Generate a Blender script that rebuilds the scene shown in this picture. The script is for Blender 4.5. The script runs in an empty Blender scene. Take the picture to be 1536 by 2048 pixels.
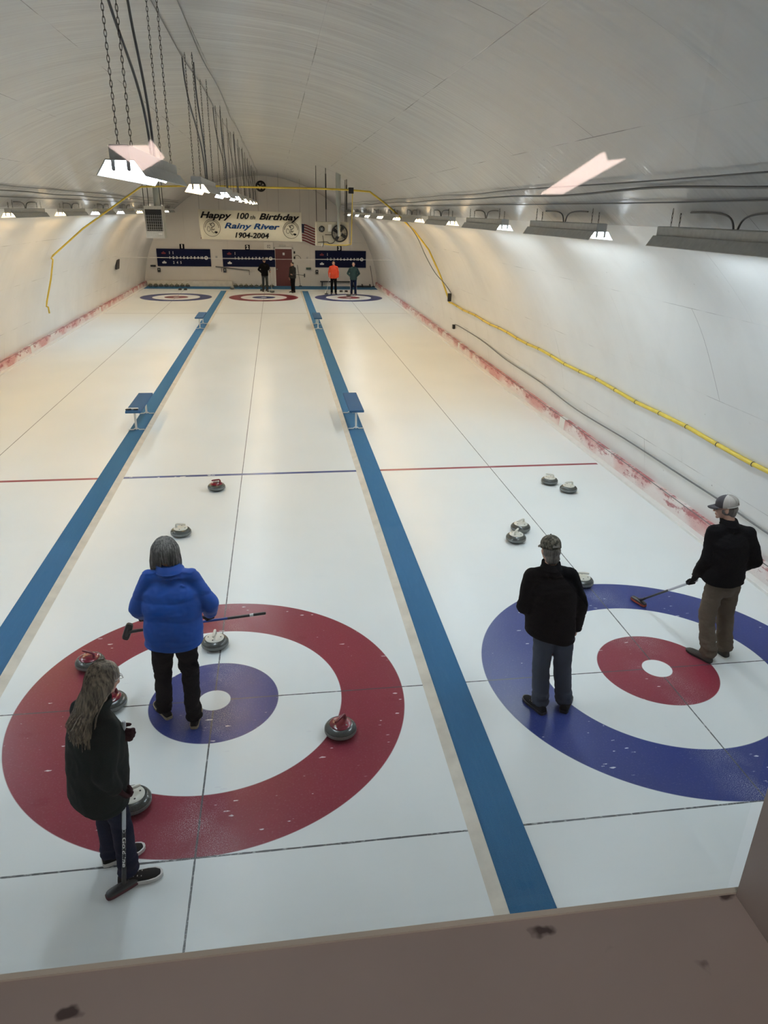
import bpy, bmesh, math, random
from mathutils import Vector, Matrix, Quaternion, noise
V = Vector
PI = math.pi
scene = bpy.context.scene
COL = scene.collection

# ------------------------------------------------------------------ camera, view, world
cam_d = bpy.data.cameras.new('camera')
cam = bpy.data.objects.new('camera', cam_d)
COL.objects.link(cam)
scene.camera = cam
CAM = V((0.7538, -5.7687, 4.3659))
pitch, yaw, roll = 0.399896, -0.147977, 0.019648
fwd = V((-math.sin(yaw) * math.cos(pitch), math.cos(yaw) * math.cos(pitch), -math.sin(pitch)))
rt = V((math.cos(yaw), math.sin(yaw), 0))
up = rt.cross(fwd)
r2 = math.cos(roll) * rt + math.sin(roll) * up
u2 = -math.sin(roll) * rt + math.cos(roll) * up
M = Matrix((r2, u2, -fwd)).transposed().to_4x4()
M.translation = CAM
cam.matrix_world = M
cam_d.sensor_fit = 'HORIZONTAL'
cam_d.sensor_width = 36.0
cam_d.lens = 36.0 * 1423.95 / 1536.0
cam_d.clip_start = 0.02
cam_d.clip_end = 200

scene.view_settings.view_transform = 'Standard'
scene.view_settings.look = 'None'
scene.view_settings.gamma = 1
scene.view_settings.use_curve_mapping = False
scene.view_settings.exposure = 0.0
world = bpy.data.worlds.new('world')
scene.world = world
world.use_nodes = True
world.node_tree.nodes['Background'].inputs[0].default_value = (0.5, 0.55, 0.6, 1)
world.node_tree.nodes['Background'].inputs[1].default_value = 0.02
TUBE_POWER = 50.0          # strength of every strip-light tube
ROOM_LAMP = 23.0

# lengths of the rink, all in metres
PITCH = 4.5424             # from one sheet's centre line to the next
TEE = 34.237               # from the near tee to the far one
WALL_Y = 40.3              # far wall
FRONT_Y = -5.5             # wall with the viewing window

# ------------------------------------------------------------------ materials
MATS = {}


def rgba(c):
    return (c[0], c[1], c[2], 1.0)


def mat(name, col=(0.5, 0.5, 0.5), rough=0.6, metal=0.0, bump=0.0, bscale=40.0, var=0.0, vscale=6.0, spec=0.5, emit=0.0, sheen=0.0):
    if name in MATS:
        return MATS[name]
    m = bpy.data.materials.new(name)
    m.use_nodes = True
    nt = m.node_tree
    b = nt.nodes['Principled BSDF']
    b.inputs['Base Color'].default_value = rgba(col)
    b.inputs['Roughness'].default_value = rough
    b.inputs['Metallic'].default_value = metal
    b.inputs['Specular IOR Level'].default_value = spec
    if sheen:
        b.inputs['Sheen Weight'].default_value = sheen
    if emit:
        b.inputs['Emission Color'].default_value = rgba(col)
        b.inputs['Emission Strength'].default_value = emit
    if var or bump:
        tc = nt.nodes.new('ShaderNodeTexCoord')
    if var:
        n = nt.nodes.new('ShaderNodeTexNoise')
        n.inputs['Scale'].default_value = vscale
        n.inputs['Detail'].default_value = 5
        nt.links.new(tc.outputs['Object'], n.inputs['Vector'])
        mr = nt.nodes.new('ShaderNodeMapRange')
        mr.inputs['From Min'].default_value = 0.25
        mr.inputs['From Max'].default_value = 0.75
        mr.inputs['To Min'].default_value = 1 - var
        mr.inputs['To Max'].default_value = 1 + var
        nt.links.new(n.outputs['Fac'], mr.inputs['Value'])
        mx = nt.nodes.new('ShaderNodeVectorMath')
        mx.operation = 'SCALE'
        mx.inputs[0].default_value = col
        nt.links.new(mr.outputs[0], mx.inputs['Scale'])
        nt.links.new(mx.outputs[0], b.inputs['Base Color'])
    if bump:
        n2 = nt.nodes.new('ShaderNodeTexNoise')
        n2.inputs['Scale'].default_value = bscale
        n2.inputs['Detail'].default_value = 3
        nt.links.new(tc.outputs['Object'], n2.inputs['Vector'])
        bp = nt.nodes.new('ShaderNodeBump')
        bp.inputs['Strength'].default_value = bump
        bp.inputs['Distance'].default_value = 0.02
        nt.links.new(n2.outputs['Fac'], bp.inputs['Height'])
        nt.links.new(bp.outputs[0], b.inputs['Normal'])
    MATS[name] = m
    return m


class NT:
    """small helper for node graphs"""

    def __init__(self, name):
        self.m = bpy.data.materials.new(name)
        self.m.use_nodes = True
        self.t = self.m.node_tree
        self.b = self.t.nodes['Principled BSDF']

    def n(self, kind, **kw):
        nd = self.t.nodes.new(kind)
        for k, v in kw.items():
            setattr(nd, k, v)
        return nd

    def link(self, a, b):
        self.t.links.new(a, b)

    def put(self, sock, v):
        if hasattr(v, 'is_output') or hasattr(v, 'links'):
            self.link(v, sock)
        else:
            sock.default_value = v

    def math(self, op, a, b=0.0, c=None):
        nd = self.n('ShaderNodeMath', operation=op)
        self.put(nd.inputs[0], a)
        self.put(nd.inputs[1], b)
        if c is not None:
            self.put(nd.inputs[2], c)
        return nd.outputs[0]

    def step(self, v, edge, soft=0.002):
        """1 where v < edge"""
        nd = self.n('ShaderNodeMapRange')
        self.put(nd.inputs['Value'], v)
        nd.inputs['From Min'].default_value = edge - soft
        nd.inputs['From Max'].default_value = edge + soft
        nd.inputs['To Min'].default_value = 1
        nd.inputs['To Max'].default_value = 0
        return nd.outputs[0]

    def ramp(self, v, lo, hi, a=0.0, b=1.0):
        nd = self.n('ShaderNodeMapRange')
        self.put(nd.inputs['Value'], v)
        nd.inputs['From Min'].default_value = lo
        nd.inputs['From Max'].default_value = hi
        nd.inputs['To Min'].default_value = a
        nd.inputs['To Max'].default_value = b
        return nd.outputs[0]

    def mix(self, f, a, b):
        nd = self.n('ShaderNodeMix', data_type='RGBA')
        self.put(nd.inputs[0], f)
        self.put(nd.inputs[6], a if not isinstance(a, tuple) else rgba(a))
        self.put(nd.inputs[7], b if not isinstance(b, tuple) else rgba(b))
        return nd.outputs[2]

    def noise(self, vec, scale, detail=3.0, rough=0.5, dist=0.0):
        nd = self.n('ShaderNodeTexNoise')
        self.link(vec, nd.inputs['Vector'])
        nd.inputs['Scale'].default_value = scale
        nd.inputs['Detail'].default_value = detail
        nd.inputs['Roughness'].default_value = rough
        nd.inputs['Distortion'].default_value = dist
        return nd.outputs['Fac']

    def mapping(self, vec, scale=(1, 1, 1), rot=(0, 0, 0), loc=(0, 0, 0)):
        nd = self.n('ShaderNodeMapping')
        self.link(vec, nd.inputs['Vector'])
        nd.inputs['Scale'].default_value = scale
        nd.inputs['Rotation'].default_value = rot
        nd.inputs['Location'].default_value = loc
        return nd.outputs[0]

    def bump(self, h, strength=0.3, dist=0.01, normal=None):
        nd = self.n('ShaderNodeBump')
        self.link(h, nd.inputs['Height'])
        nd.inputs['Strength'].default_value = strength
        nd.inputs['Distance'].default_value = dist
        if normal is not None:
            self.link(normal, nd.inputs['Normal'])
        return nd.outputs[0]


def ice_material():
    g = NT('ice')
    tc = g.n('ShaderNodeTexCoord').outputs['Object']
    sx = g.n('ShaderNodeSeparateXYZ')
    g.link(tc, sx.inputs[0])
    x, y = sx.outputs[0], sx.outputs[1]
    idx = g.math('ROUND', g.math('DIVIDE', x, PITCH))
    xs = g.math('SUBTRACT', x, g.math('MULTIPLY', idx, PITCH))
    side = g.math('MINIMUM', g.math('ABSOLUTE', idx), 1.0)        # 0 on the middle sheet
    far = g.math('GREATER_THAN', y, TEE / 2)
    yy = (
        g.math('ADD', g.math('MULTIPLY', y, g.math('SUBTRACT', 1.0, far)),
               g.math('MULTIPLY', g.math('SUBTRACT', TEE, y), far)))
    # yy grows from the tee towards the hog line at both ends
    r = g.math('SQRT', g.math('ADD', g.math('MULTIPLY', xs, xs), g.math('MULTIPLY', yy, yy)))
    c1 = g.step(r, 1.83, .004)
    c2 = g.step(r, 1.22, .004)
    c3 = g.step(r, 0.61, .004)
    c4 = g.step(r, 0.152, .004)
    n_big = g.noise(tc, 0.5, 3)
    n_mid = g.noise(g.mapping(tc, (7, .35, 1)), 1.0, 2)
    white = g.mix(g.ramp(n_big, .3, .7), (.79, .83, .83), (.85, .885, .885))
    white = g.mix(g.ramp(n_mid, .3, .8, 0, .25), white, (.87, .88, .87))
    red, blue = (.19, .022, .038), (.022, .036, .165)
    frost = g.ramp(g.noise(tc, 60, 4, .7), .55, .85, 0, .16)
    outer = g.mix(side, red, blue)
    inner = g.mix(side, blue, red)
    outer = g.mix(frost, outer, (.7, .72, .75))
    inner = g.mix(frost, inner, (.7, .72, .75))
    col = g.mix(c1, white, outer)
    col = g.mix(c2, col, white)
    col = g.mix(c3, col, inner)
    col = g.mix(c4, col, white)
    # thin dark lines: centre, tee and back line
    wob = g.noise(tc, 9, 2)
    lw = g.ramp(wob, .3, .7, .006, .0085)
    ax = g.math('ABSOLUTE', xs)
    line = g.math('LESS_THAN', ax, lw)
    line = g.math('MAXIMUM', line, g.math('LESS_THAN', g.math('ABSOLUTE', yy), lw))
    line = g.math('MAXIMUM', line, g.math('LESS_THAN', g.math('ABSOLUTE', g.math('ADD', yy, 1.83)), g.math('MULTIPLY', lw, 1.15)))
    inside = g.math('LESS_THAN', ax, 2.12)
    line = g.math('MULTIPLY', line, inside)
    line = g.math('MULTIPLY', line, g.math('SUBTRACT', 1.0, c4))
    line = g.math('MULTIPLY', line, g.ramp(g.noise(tc, 25, 3), .3, .45, .55, .95))
    col = g.mix(line, col, (.055, .06, .065))
    # hog lines
    hd = g.math('ABSOLUTE', g.math('SUBTRACT', yy, 6.4))
    hog = g.math('MULTIPLY', g.step(hd, .045, .004), inside)
    hog_near = g.math('MULTIPLY', hog, g.math('SUBTRACT', 1.0, far))
    hogf = g.math('MULTIPLY', g.step(hd, .03, .01), far)
    hogc = g.mix(side, (.04, .06, .20), (.24, .03, .05))
    gaps = g.ramp(g.noise(tc, 4.5, 3, .7), .62, .66, 0, 1)
    hogc = g.mix(g.math('MULTIPLY', gaps, g.math('SUBTRACT', 1.0, side)), hogc, (.72, .75, .76))
    col = g.mix(hog_near, col, hogc)
    col = g.mix(g.math('MULTIPLY', hogf, .75), col, (.20, .13, .12))
    # white scrapes on the painted rings
    v1 = g.mapping(tc, (3.2, 11, 1), (0, 0, .75))
    fl = g.n('ShaderNodeTexVoronoi', voronoi_dimensions='2D')
    g.link(v1, fl.inputs['Vector'])
    fl.inputs['Scale'].default_value = 1.0
    flk = g.step(g.math('ADD', fl.outputs['Distance'], g.math('ADD', g.ramp(g.noise(tc, 26, 2), .3, .7, 0, .10), g.ramp(g.noise(tc, 4.5, 1), .35, .6, 0, .12))), .135, .02)
    sel = g.ramp(g.noise(tc, 1.6, 3), .50, .53, 0, 1)
    flk = g.math('MULTIPLY', g.math('MULTIPLY', flk, sel), g.math('MULTIPLY', c1, .75))
    col = g.mix(flk, col, (.78, .80, .82))
    # fine snow dust along the middle
    dust = g.math('MULTIPLY', g.ramp(g.noise(tc, 130, 2, .8), .52, .64, 0, .6), g.ramp(ax, 0, .38, 1, 0))
    dust = g.math('MULTIPLY', dust, g.ramp(g.noise(tc, 2.2, 3), .42, .6, .1, 1))
    col = g.mix(dust, col, (.80, .83, .85))
    g.link(col, g.b.inputs['Base Color'])
    g.b.inputs['Roughness'].default_value = .30
    g.b.inputs['IOR'].default_value = 1.31
    g.b.inputs['Specular IOR Level'].default_value = .55
    h1 = g.noise(tc, 55, 2)
    h2 = g.noise(tc, 2.0, 2)
    nb = g.bump(h2, .03, .02)
    nb = g.bump(h1, .05, .004, nb)
    g.link(nb, g.b.inputs['Normal'])
    return g.m


def vault_material(name, k=1.0, ribs=.6):
    """white painted sheets bent over the arch: seams, specks, soft buckles"""
    g = NT(name)
    uv = g.n('ShaderNodeUVMap').outputs[0]
    tc = g.n('ShaderNodeTexCoord').outputs['Object']
    bk = g.n('ShaderNodeTexBrick')
    bk.offset = 0.5
    g.link(uv, bk.inputs['Vector'])
    bk.inputs['Color1'].default_value = (1, 1, 1, 1)
    bk.inputs['Color2'].default_value = (.955, .955, .955, 1)
    bk.inputs['Mortar'].default_value = (0, 0, 0, 1)
    bk.inputs['Scale'].default_value = 1.0
    bk.inputs['Mortar Size'].default_value = .006
    bk.inputs['Mortar Smooth'].default_value = .6
    bk.inputs['Brick Width'].default_value = 2.44
    bk.inputs['Row Height'].default_value = 1.33
    seam = bk.outputs['Fac']
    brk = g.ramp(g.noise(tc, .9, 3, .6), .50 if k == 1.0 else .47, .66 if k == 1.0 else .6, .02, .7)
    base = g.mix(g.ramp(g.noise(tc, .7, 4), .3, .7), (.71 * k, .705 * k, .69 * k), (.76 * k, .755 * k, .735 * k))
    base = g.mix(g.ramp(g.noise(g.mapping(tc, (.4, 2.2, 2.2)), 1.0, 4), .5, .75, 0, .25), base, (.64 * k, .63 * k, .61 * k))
    col = g.mix(g.math('MULTIPLY', seam, brk), base, (.10, .095, .09))
    sp = g.n('ShaderNodeTexVoronoi')
    g.link(tc, sp.inputs['Vector'])
    sp.inputs['Scale'].default_value = 3.2
    speck = g.math('MULTIPLY', g.step(sp.outputs['Distance'], .035, .012), g.ramp(g.noise(tc, 1.1, 2), .52, .6, 0, .7))
    col = g.mix(speck, col, (.13, .12, .12))
    scr = g.math('MULTIPLY', g.ramp(g.noise(g.mapping(tc, (3, 14, 8)), 1.0, 4, .7), .70, .74, 0, .45), g.ramp(g.noise(tc, .6, 2), .5, .6, 0, 1))
    col = g.mix(scr, col, (.30, .28, .27))
    g.link(col, g.b.inputs['Base Color'])
    g.b.inputs['Roughness'].default_value = .27
    g.b.inputs['Specular IOR Level'].default_value = .5
    # ribs: soft buckles running across the vault
    h = g.noise(g.mapping(uv, (2.6, .25, 1)), 1.0, 3, .6)
    h2 = g.noise(g.mapping(uv, (.5, .6, 1)), 1.0, 1)
    nb = g.bump(h, ribs, .04)
    nb = g.bump(h2, .35, .06, nb)
    nb = g.bump(g.math('MULTIPLY', seam, -1.0), .25, .004, nb)
    g.link(nb, g.b.inputs['Normal'])
    return g.m


def kickboard_material():
    g = NT('worn_red_kickboard')
    tc = g.n('ShaderNodeTexCoord').outputs['Object']
    sx = g.n('ShaderNodeSeparateXYZ')
    g.link(tc, sx.inputs[0])
    n1 = g.noise(g.mapping(tc, (1, 1.2, 5)), 1.6, 6, .75)
    n2 = g.noise(tc, 14, 5, .8)
    n3 = g.noise(g.mapping(tc, (1, .9, 1)), 1.0, 2)
    top = g.ramp(sx.outputs[2], .05, .25, -.06, .09)
    a = g.math('ADD', g.math('ADD', n1, top), g.math('MULTIPLY', g.math('SUBTRACT', n2, .5), .45))
    m1 = g.ramp(a, .56, .64, 0, .85)
    pale = g.mix(n2, (.72, .60, .58), (.78, .76, .74))
    pink = g.mix(n2, (.52, .22, .22), (.66, .42, .40))
    col = g.mix(g.ramp(g.math('ADD', n3, top), .46, .62), pale, pink)
    col = g.mix(m1, col, (.34, .07, .08))
    dk = g.math('MULTIPLY', g.ramp(g.noise(g.mapping(tc, (1, 3, 3)), 5, 4, .8), .60, .66, 0, .7), g.ramp(n3, .4, .6, .2, 1))
    col = g.mix(dk, col, (.10, .07, .08))
    post = g.math('LESS_THAN', g.math('FRACT', g.math('DIVIDE', g.math('ADD', sx.outputs[1], 1.1), 9.6)), .03)
    col = g.mix(post, col, (.74, .73, .70))
    g.link(col, g.b.inputs['Base Color'])
    g.b.inputs['Roughness'].default_value = .55
    g.link(g.bump(n2, .3, .004), g.b.inputs['Normal'])
    return g.m


def glass_material():
    m = bpy.data.materials.new('window_glass')
    m.use_nodes = True
    t = m.node_tree
    t.nodes.remove(t.nodes['Principled BSDF'])
    out = t.nodes['Material Output']
    tr = t.nodes.new('ShaderNodeBsdfTransparent')
    tr.inputs[0].default_value = (.97, .985, .975, 1)
    gl = t.nodes.new('ShaderNodeBsdfGlossy')
    gl.inputs['Roughness'].default_value = .02
    mx = t.nodes.new('ShaderNodeMixShader')
    mx.inputs[0].default_value = .042
    t.links.new(tr.outputs[0], mx.inputs[1])
    t.links.new(gl.outputs[0], mx.inputs[2])
    t.links.new(mx.outputs[0], out.inputs[0])
    return m


def wall_material():
    g = NT('far_wall_paint')
    tc = g.n('ShaderNodeTexCoord').outputs['Object']
    base = g.mix(g.ramp(g.noise(tc, .6, 4), .3, .7), (.60, .57, .53), (.66, .635, .60))
    sx = g.n('ShaderNodeSeparateXYZ')
    g.link(tc, sx.inputs[0])
    fx = g.math('FRACT', g.math('DIVIDE', g.math('ADD', sx.outputs[0], 7.0), 2.44))
    seam = g.math('LESS_THAN', fx, .006)
    fz = g.math('LESS_THAN', g.math('ABSOLUTE', g.math('SUBTRACT', sx.outputs[2], 2.55)), .008)
    s = g.math('MULTIPLY', g.math('MAXIMUM', seam, fz), g.ramp(g.noise(tc, 1.2, 2), .4, .6, .05, .5))
    col = g.mix(s, base, (.25, .23, .22))
    g.link(col, g.b.inputs['Base Color'])
    g.b.inputs['Roughness'].default_value = .55
    return g.m


def carpet_material():
    g = NT('blue_carpet')
    tc = g.n('ShaderNodeTexCoord').outputs['Object']
    n1 = g.noise(tc, 260, 2, .8)
    n2 = g.noise(g.mapping(tc, (40, 3, 1)), 1.0, 4)
    col = g.mix(g.ramp(n1, .3, .7), (.014, .085, .20), (.04, .20, .40))
    col = g.mix(g.ramp(n2, .45, .8, 0, .3), col, (.06, .20, .36))
    spk = g.ramp(g.noise(tc, 120, 2, .9), .68, .74, 0, .35)
    col = g.mix(spk, col, (.35, .45, .52))
    g.link(col, g.b.inputs['Base Color'])
    g.b.inputs['Roughness'].default_value = .9
    g.link(g.bump(n1, .8, .01), g.b.inputs['Normal'])
    return g.m


def granite_material(name, c0, c1, rough):
    g = NT(name)
    tc = g.n('ShaderNodeTexCoord').outputs['Object']
    n1 = g.noise(tc, 160, 3, .8)
    col = g.mix(g.ramp(n1, .35, .65), c0, c1)
    g.link(col, g.b.inputs['Base Color'])
    g.b.inputs['Roughness'].default_value = rough
    return g.m


def sill_material():
    g = NT('sill_paint')
    tc = g.n('ShaderNodeTexCoord').outputs['Object']
    base = g.mix(g.ramp(g.noise(tc, 6, 4), .3, .7), (.40, .345, .32), (.46, .40, .375))
    sp = g.n('ShaderNodeTexVoronoi', voronoi_dimensions='2D')
    g.link(g.mapping(tc, (11, 17, 11)), sp.inputs['Vector'])
    sp.inputs['Scale'].default_value = 1.0
    sk = g.math('MULTIPLY', g.step(g.math('ADD', sp.outputs['Distance'], g.ramp(g.noise(tc, 90, 2),   .3, .7, 0, .08)), .10, .02), g.ramp(g.noise(tc, 9, 2), .46, .52, 0, .9))
    col = g.mix(sk, base, (.06, .04, .04))
    g.link(col, g.b.inputs['Base Color'])
    g.b.inputs['Roughness'].default_value = .5
    g.link(g.bump(g.noise(tc, 30, 3), .15, .004), g.b.inputs['Normal'])
    return g.m


M_ICE = ice_material()
M_VAULT = vault_material('painted_wall_sheets', 1.0, .12)
M_CEIL = vault_material('shade_toned_ceiling_sheets', .68, .5)  # wall sheets darkened: the shade above the lights is put into the colour
M_KICK = kickboard_material()
M_GLASS = glass_material()
M_WALL = wall_material()
M_CARPET = carpet_material()
M_GRANITE = granite_material('grey_granite', (.018, .021, .019), (.075, .082, .076), .25)
M_BAND = granite_material('ground_granite_band', (.11, .12, .115), (.21, .22, .215), .6)
M_SILL = sill_material()
M_WHITE = mat('white_paint', (.76, .75, .72), .45, var=.05)
M_CREAM = mat('cream_wood_edge', (.66, .62, .54), .5, bump=.2, bscale=20, var=.12, vscale=5)
M_BLACK = mat('black_plastic', (.012, .012, .014), .4)
M_STEEL = mat('grey_steel', (.38, .38, .37), .4, metal=.7)
M_HOUSE = mat('lamp_housing_enamel', (.50, .49, .46), .5, bump=.1, bscale=30, var=.12, vscale=18)
M_HOUSEIN = mat('lamp_reflector_enamel', (.82, .82, .80), .4)
M_CHAIN = mat('dark_steel_chain', (.05, .045, .04), .5, metal=.6)
M_CABLE = mat('grey_cable', (.13, .13, .13), .5)
M_YELLOW = mat('yellow_gas_pipe', (.60, .44, .05), .45, var=.12, vscale=9)
M_NAVY = mat('navy_board', (.005, .008, .035), .85, spec=.15)
M_CHALK = mat('white_lettering', (.70, .70, .68), .5)
M_REDP = mat('dull_red_plastic', (.22, .02, .03), .35)
M_BENCHTOP = mat('blue_painted_wood', (.010, .075, .19), .75, bump=.3, bscale=80, var=.1, vscale=20)
M_DOOR = mat('maroon_door_paint', (.11, .022, .022), .45)
M_SKIN = mat('skin', (.52, .30, .22), .5, spec=.4)
M_DARKM = mat('dark_metal', (.03, .03, .03), .45, metal=.5)
M_GALV = mat('galvanised_sheet', (.42, .44, .42), .35, metal=.8, var=.1, vscale=3)
M_BEIGE = mat('beige_enamel', (.50, .47, .38), .45, var=.06)

# ------------------------------------------------------------------ mesh helpers


def uvsphere(bm, c, rad, rot=None, seg=16, rings=10):
    """ellipsoid"""
    c = V(c)
    rad = V(rad) if hasattr(rad, '__len__') else V((rad, rad, rad))
    q = rot if rot is not None else Matrix.Identity(3)
    rows = []
    for i in range(rings + 1):
        th = PI * i / rings
        if i in (0, rings):
            rows.append([bm.verts.new(c + q @ V((0, 0, rad.z * math.cos(th))))])
        else:
            rows.append([bm.verts.new(c + q @ V((rad.x * math.sin(th) * math.cos(2 * PI * j / seg), rad.y * math.sin(th) * math.sin(2 * PI * j / seg), rad.z * math.cos(th)))) for j in range(seg)])
    for i in range(rings):
        a, b = rows[i], rows[i + 1]
        for j in range(seg):
            k = (j + 1) % seg
            if len(a) == 1:
                bm.faces.new((a[0], b[j], b[k]))
            elif len(b) == 1:
                bm.faces.new((a[j], b[0], a[k]))
            else:
                bm.faces.new((a[j], b[j], b[k], a[k]))


def frame_of(d):
    d = d.normalized()
    a = V((0, 0, 1)) if abs(d.z) < .9 else V((1, 0, 0))
    x = a.cross(d).normalized()
    return x, d.cross(x), d


def capsule(bm, p0, r0, p1, r1, seg=16, n=4):
    p0, p1 = V(p0), V(p1)
    x, y, d = frame_of(p1 - p0)
    rows = []
    for i in range(n + 1):
        a = -PI / 2 + (PI / 2) * i / n
        rows.append((p0 + d * (r0 * math.sin(a)), r0 * math.cos(a)))
    for i in range(n + 1):
        a = (PI / 2) * i / n
        rows.append((p1 + d * (r1 * math.sin(a)), r1 * math.cos(a)))
    rings = []
    for k, (c, r) in enumerate(rows):
        if k in (0, len(rows) - 1):
            rings.append([bm.verts.new(c)])
        else:
            rings.append([bm.verts.new(c + (x * math.cos(2 * PI * j / seg) + y * math.sin(2 * PI * j / seg)) * max(r, 1e-4)) for j in range(seg)])
    for a, b in zip(rings, rings[1:]):
        for j in range(seg):
            k = (j + 1) % seg
            if len(a) == 1:
                bm.faces.new((a[0], b[k], b[j]))
            elif len(b) == 1:
                bm.faces.new((a[j], a[k], b[0]))
            else:
                bm.faces.new((a[j], a[k], b[k], b[j]))


def loft(bm, rings, caps=True):
    """rings: lists of equal-length points"""
    vs = [[bm.verts.new(V(p)) for p in r] for r in rings]
    n = len(vs[0])
    for a, b in zip(vs, vs[1:]):
        for j in range(n):
            k = (j + 1) % n
            bm.faces.new((a[j], a[k], b[k], b[j]))
    if caps:
        bm.faces.new(list(reversed(vs[0])))
        bm.faces.new(vs[-1])
    return vs


def ellring(c, rx, ry, X, Y, n=28, e=2.0):
    out = []
    for j in range(n):
        a = 2 * PI * j / n
        ca, sa = math.cos(a), math.sin(a)
        u = math.copysign(abs(ca) ** (2 / e), ca) * rx
        v = math.copysign(abs(sa) ** (2 / e), sa) * ry
        out.append(V(c) + X * u + Y * v)
    return out


def tube(bm, pts, r, seg=8, caps=True):
    pts = [V(p) for p in pts]
    rad = r if hasattr(r, '__len__') else [r] * len(pts)
    d = (pts[1] - pts[0]).normalized()
    x, y, _ = frame_of(d)
    rings = []
    for i, p in enumerate(pts):
        if i == 0:
            t = pts[1] - pts[0]
        elif i == len(pts) - 1:
            t = pts[-1] - pts[-2]
        else:
            t = (pts[i + 1] - p).normalized() + (p - pts[i - 1]).normalized()
        t = t.normalized()
        x = (x - t * x.dot(t))
        x = x.normalized() if x.length > 1e-5 else frame_of(t)[0]
        y = t.cross(x)
        rings.append([p + (x * math.cos(2 * PI * j / seg) + y * math.sin(2 * PI * j / seg)) * rad[i] for j in range(seg)])
    loft(bm, rings, caps)


def box(bm, lo, hi, M=None):
    vs = []
    for z in (lo[2], hi[2]):
        for x, y in ((lo[0], lo[1]), (hi[0], lo[1]), (hi[0], hi[1]), (lo[0], hi[1])):
            p = V((x, y, z))
            vs.append(bm.verts.new(M @ p if M else p))
    for f in ((3, 2, 1, 0), (4, 5, 6, 7), (0, 1, 5, 4), (1, 2, 6, 5), (2, 3, 7, 6), (3, 0, 4, 7)):
        bm.faces.new([vs[i] for i in f])


def prism(bm, poly, a, b, axis='y'):
    """poly in the two other axes, extruded a..b"""
    def P(p, t):
        return V((p[0], t, p[1])) if axis == 'y' else (V((t, p[0], p[1])) if axis == 'x' else V((p[0], p[1], t)))
    loft(bm, [[P(p, a) for p in poly], [P(p, b) for p in poly]])


def lathe(bm, prof, seg=40, c=(0, 0, 0)):
    c = V(c)
    rings = []
    for r, z in prof:
        if r < 1e-5:
            rings.append([bm.verts.new(c + V((0, 0, z)))])
        else:
            rings.append([bm.verts.new(c + V((r * math.cos(2 * PI * j / seg), r * math.sin(2 * PI * j / seg), z))) for j in range(seg)])
    for a, b in zip(rings, rings[1:]):
        for j in range(seg):
            k = (j + 1) % seg
            if len(a) == 1 and len(b) == 1:
                continue
            if len(a) == 1:
                bm.faces.new((a[0], b[k], b[j]))
            elif len(b) == 1:
                bm.faces.new((a[j], a[k], b[0]))
            else:
                bm.faces.new((a[j], a[k], b[k], b[j]))


def bez(p0, p1, p2, p3, n=12):
    out = []
    for i in range(n + 1):
        t = i / n
        out.append(V(p0) * (1 - t) ** 3 + V(p1) * 3 * t * (1 - t) ** 2 + V(p2) * 3 * t * t * (1 - t) + V(p3) * t ** 3)
    return out


def spline(pts, n=8):
    pts = [V(p) for p in pts]
    out = []
    for i in range(len(pts) - 1):
        a = pts[max(i - 1, 0)]
        b, c = pts[i], pts[i + 1]
        d = pts[min(i + 2, len(pts) - 1)]
        for k in range(n):
            t = k / n
            out.append(.5 * ((2 * b) + (c - a) * t + (2 * a - 5 * b + 4 * c - d) * t * t + (3 * b - a - 3 * c + d) * t ** 3))
    out.append(pts[-1])
    return out


def mesh_from(bm, name, smooth=False, autos=None):
    bmesh.ops.recalc_face_normals(bm, faces=bm.faces)
    me = bpy.data.meshes.new(name)
    bm.to_mesh(me)
    bm.free()
    if smooth:
        for p in me.polygons:
            p.use_smooth = True
        if autos:
            try:
                me.set_sharp_from_angle(angle=autos)
            except Exception:
                pass
    return me


def obj(name, bm, m, parent=None, smooth=False, autos=.7, bevel=0.0):
    me = bm if isinstance(bm, bpy.types.Mesh) else mesh_from(bm, name, smooth, autos)
    if m is not None and not me.materials:
        me.materials.append(m)
    o = bpy.data.objects.new(name, me)
    COL.objects.link(o)
    if parent is not None:
        o.parent = parent
    if bevel:
        b = o.modifiers.new('bevel', 'BEVEL')
        b.width = bevel
        b.segments = 2
        b.limit_method = 'ANGLE'
    return o


def tag(o, label, cat, group=None):
    o['label'] = label
    o['category'] = cat
    if group:
        o['group'] = group
    return o


def thing(name, label, cat, loc=(0, 0, 0), rotz=0.0, group=None):
    o = bpy.data.objects.new(name, None)
    o.empty_display_size = .1
    COL.objects.link(o)
    o.location = loc
    o.rotation_euler = (0, 0, rotz)
    return tag(o, label, cat, group)


def structure(name, bm, m, smooth=False, label=None, bevel=0.0):
    o = obj(name, bm, m, None, smooth, bevel=bevel)
    o['kind'] = 'structure'
    if label:
        o['label'] = label
    return o


def dup(root, loc=None, rotz=None, label=None, group=None):
    def cp(o, parent):
        c = o.copy()
        COL.objects.link(c)
        c.parent = parent
        for ch in o.children:
            cp(ch, c)
        return c
    r = cp(root, None)
    if loc is not None:
        r.location = loc
    if rotz is not None:
        r.rotation_euler = (0, 0, rotz)
    if label:
        r['label'] = label
    if group:
        r['group'] = group
    return r


def NB():
    return bmesh.new()


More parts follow.
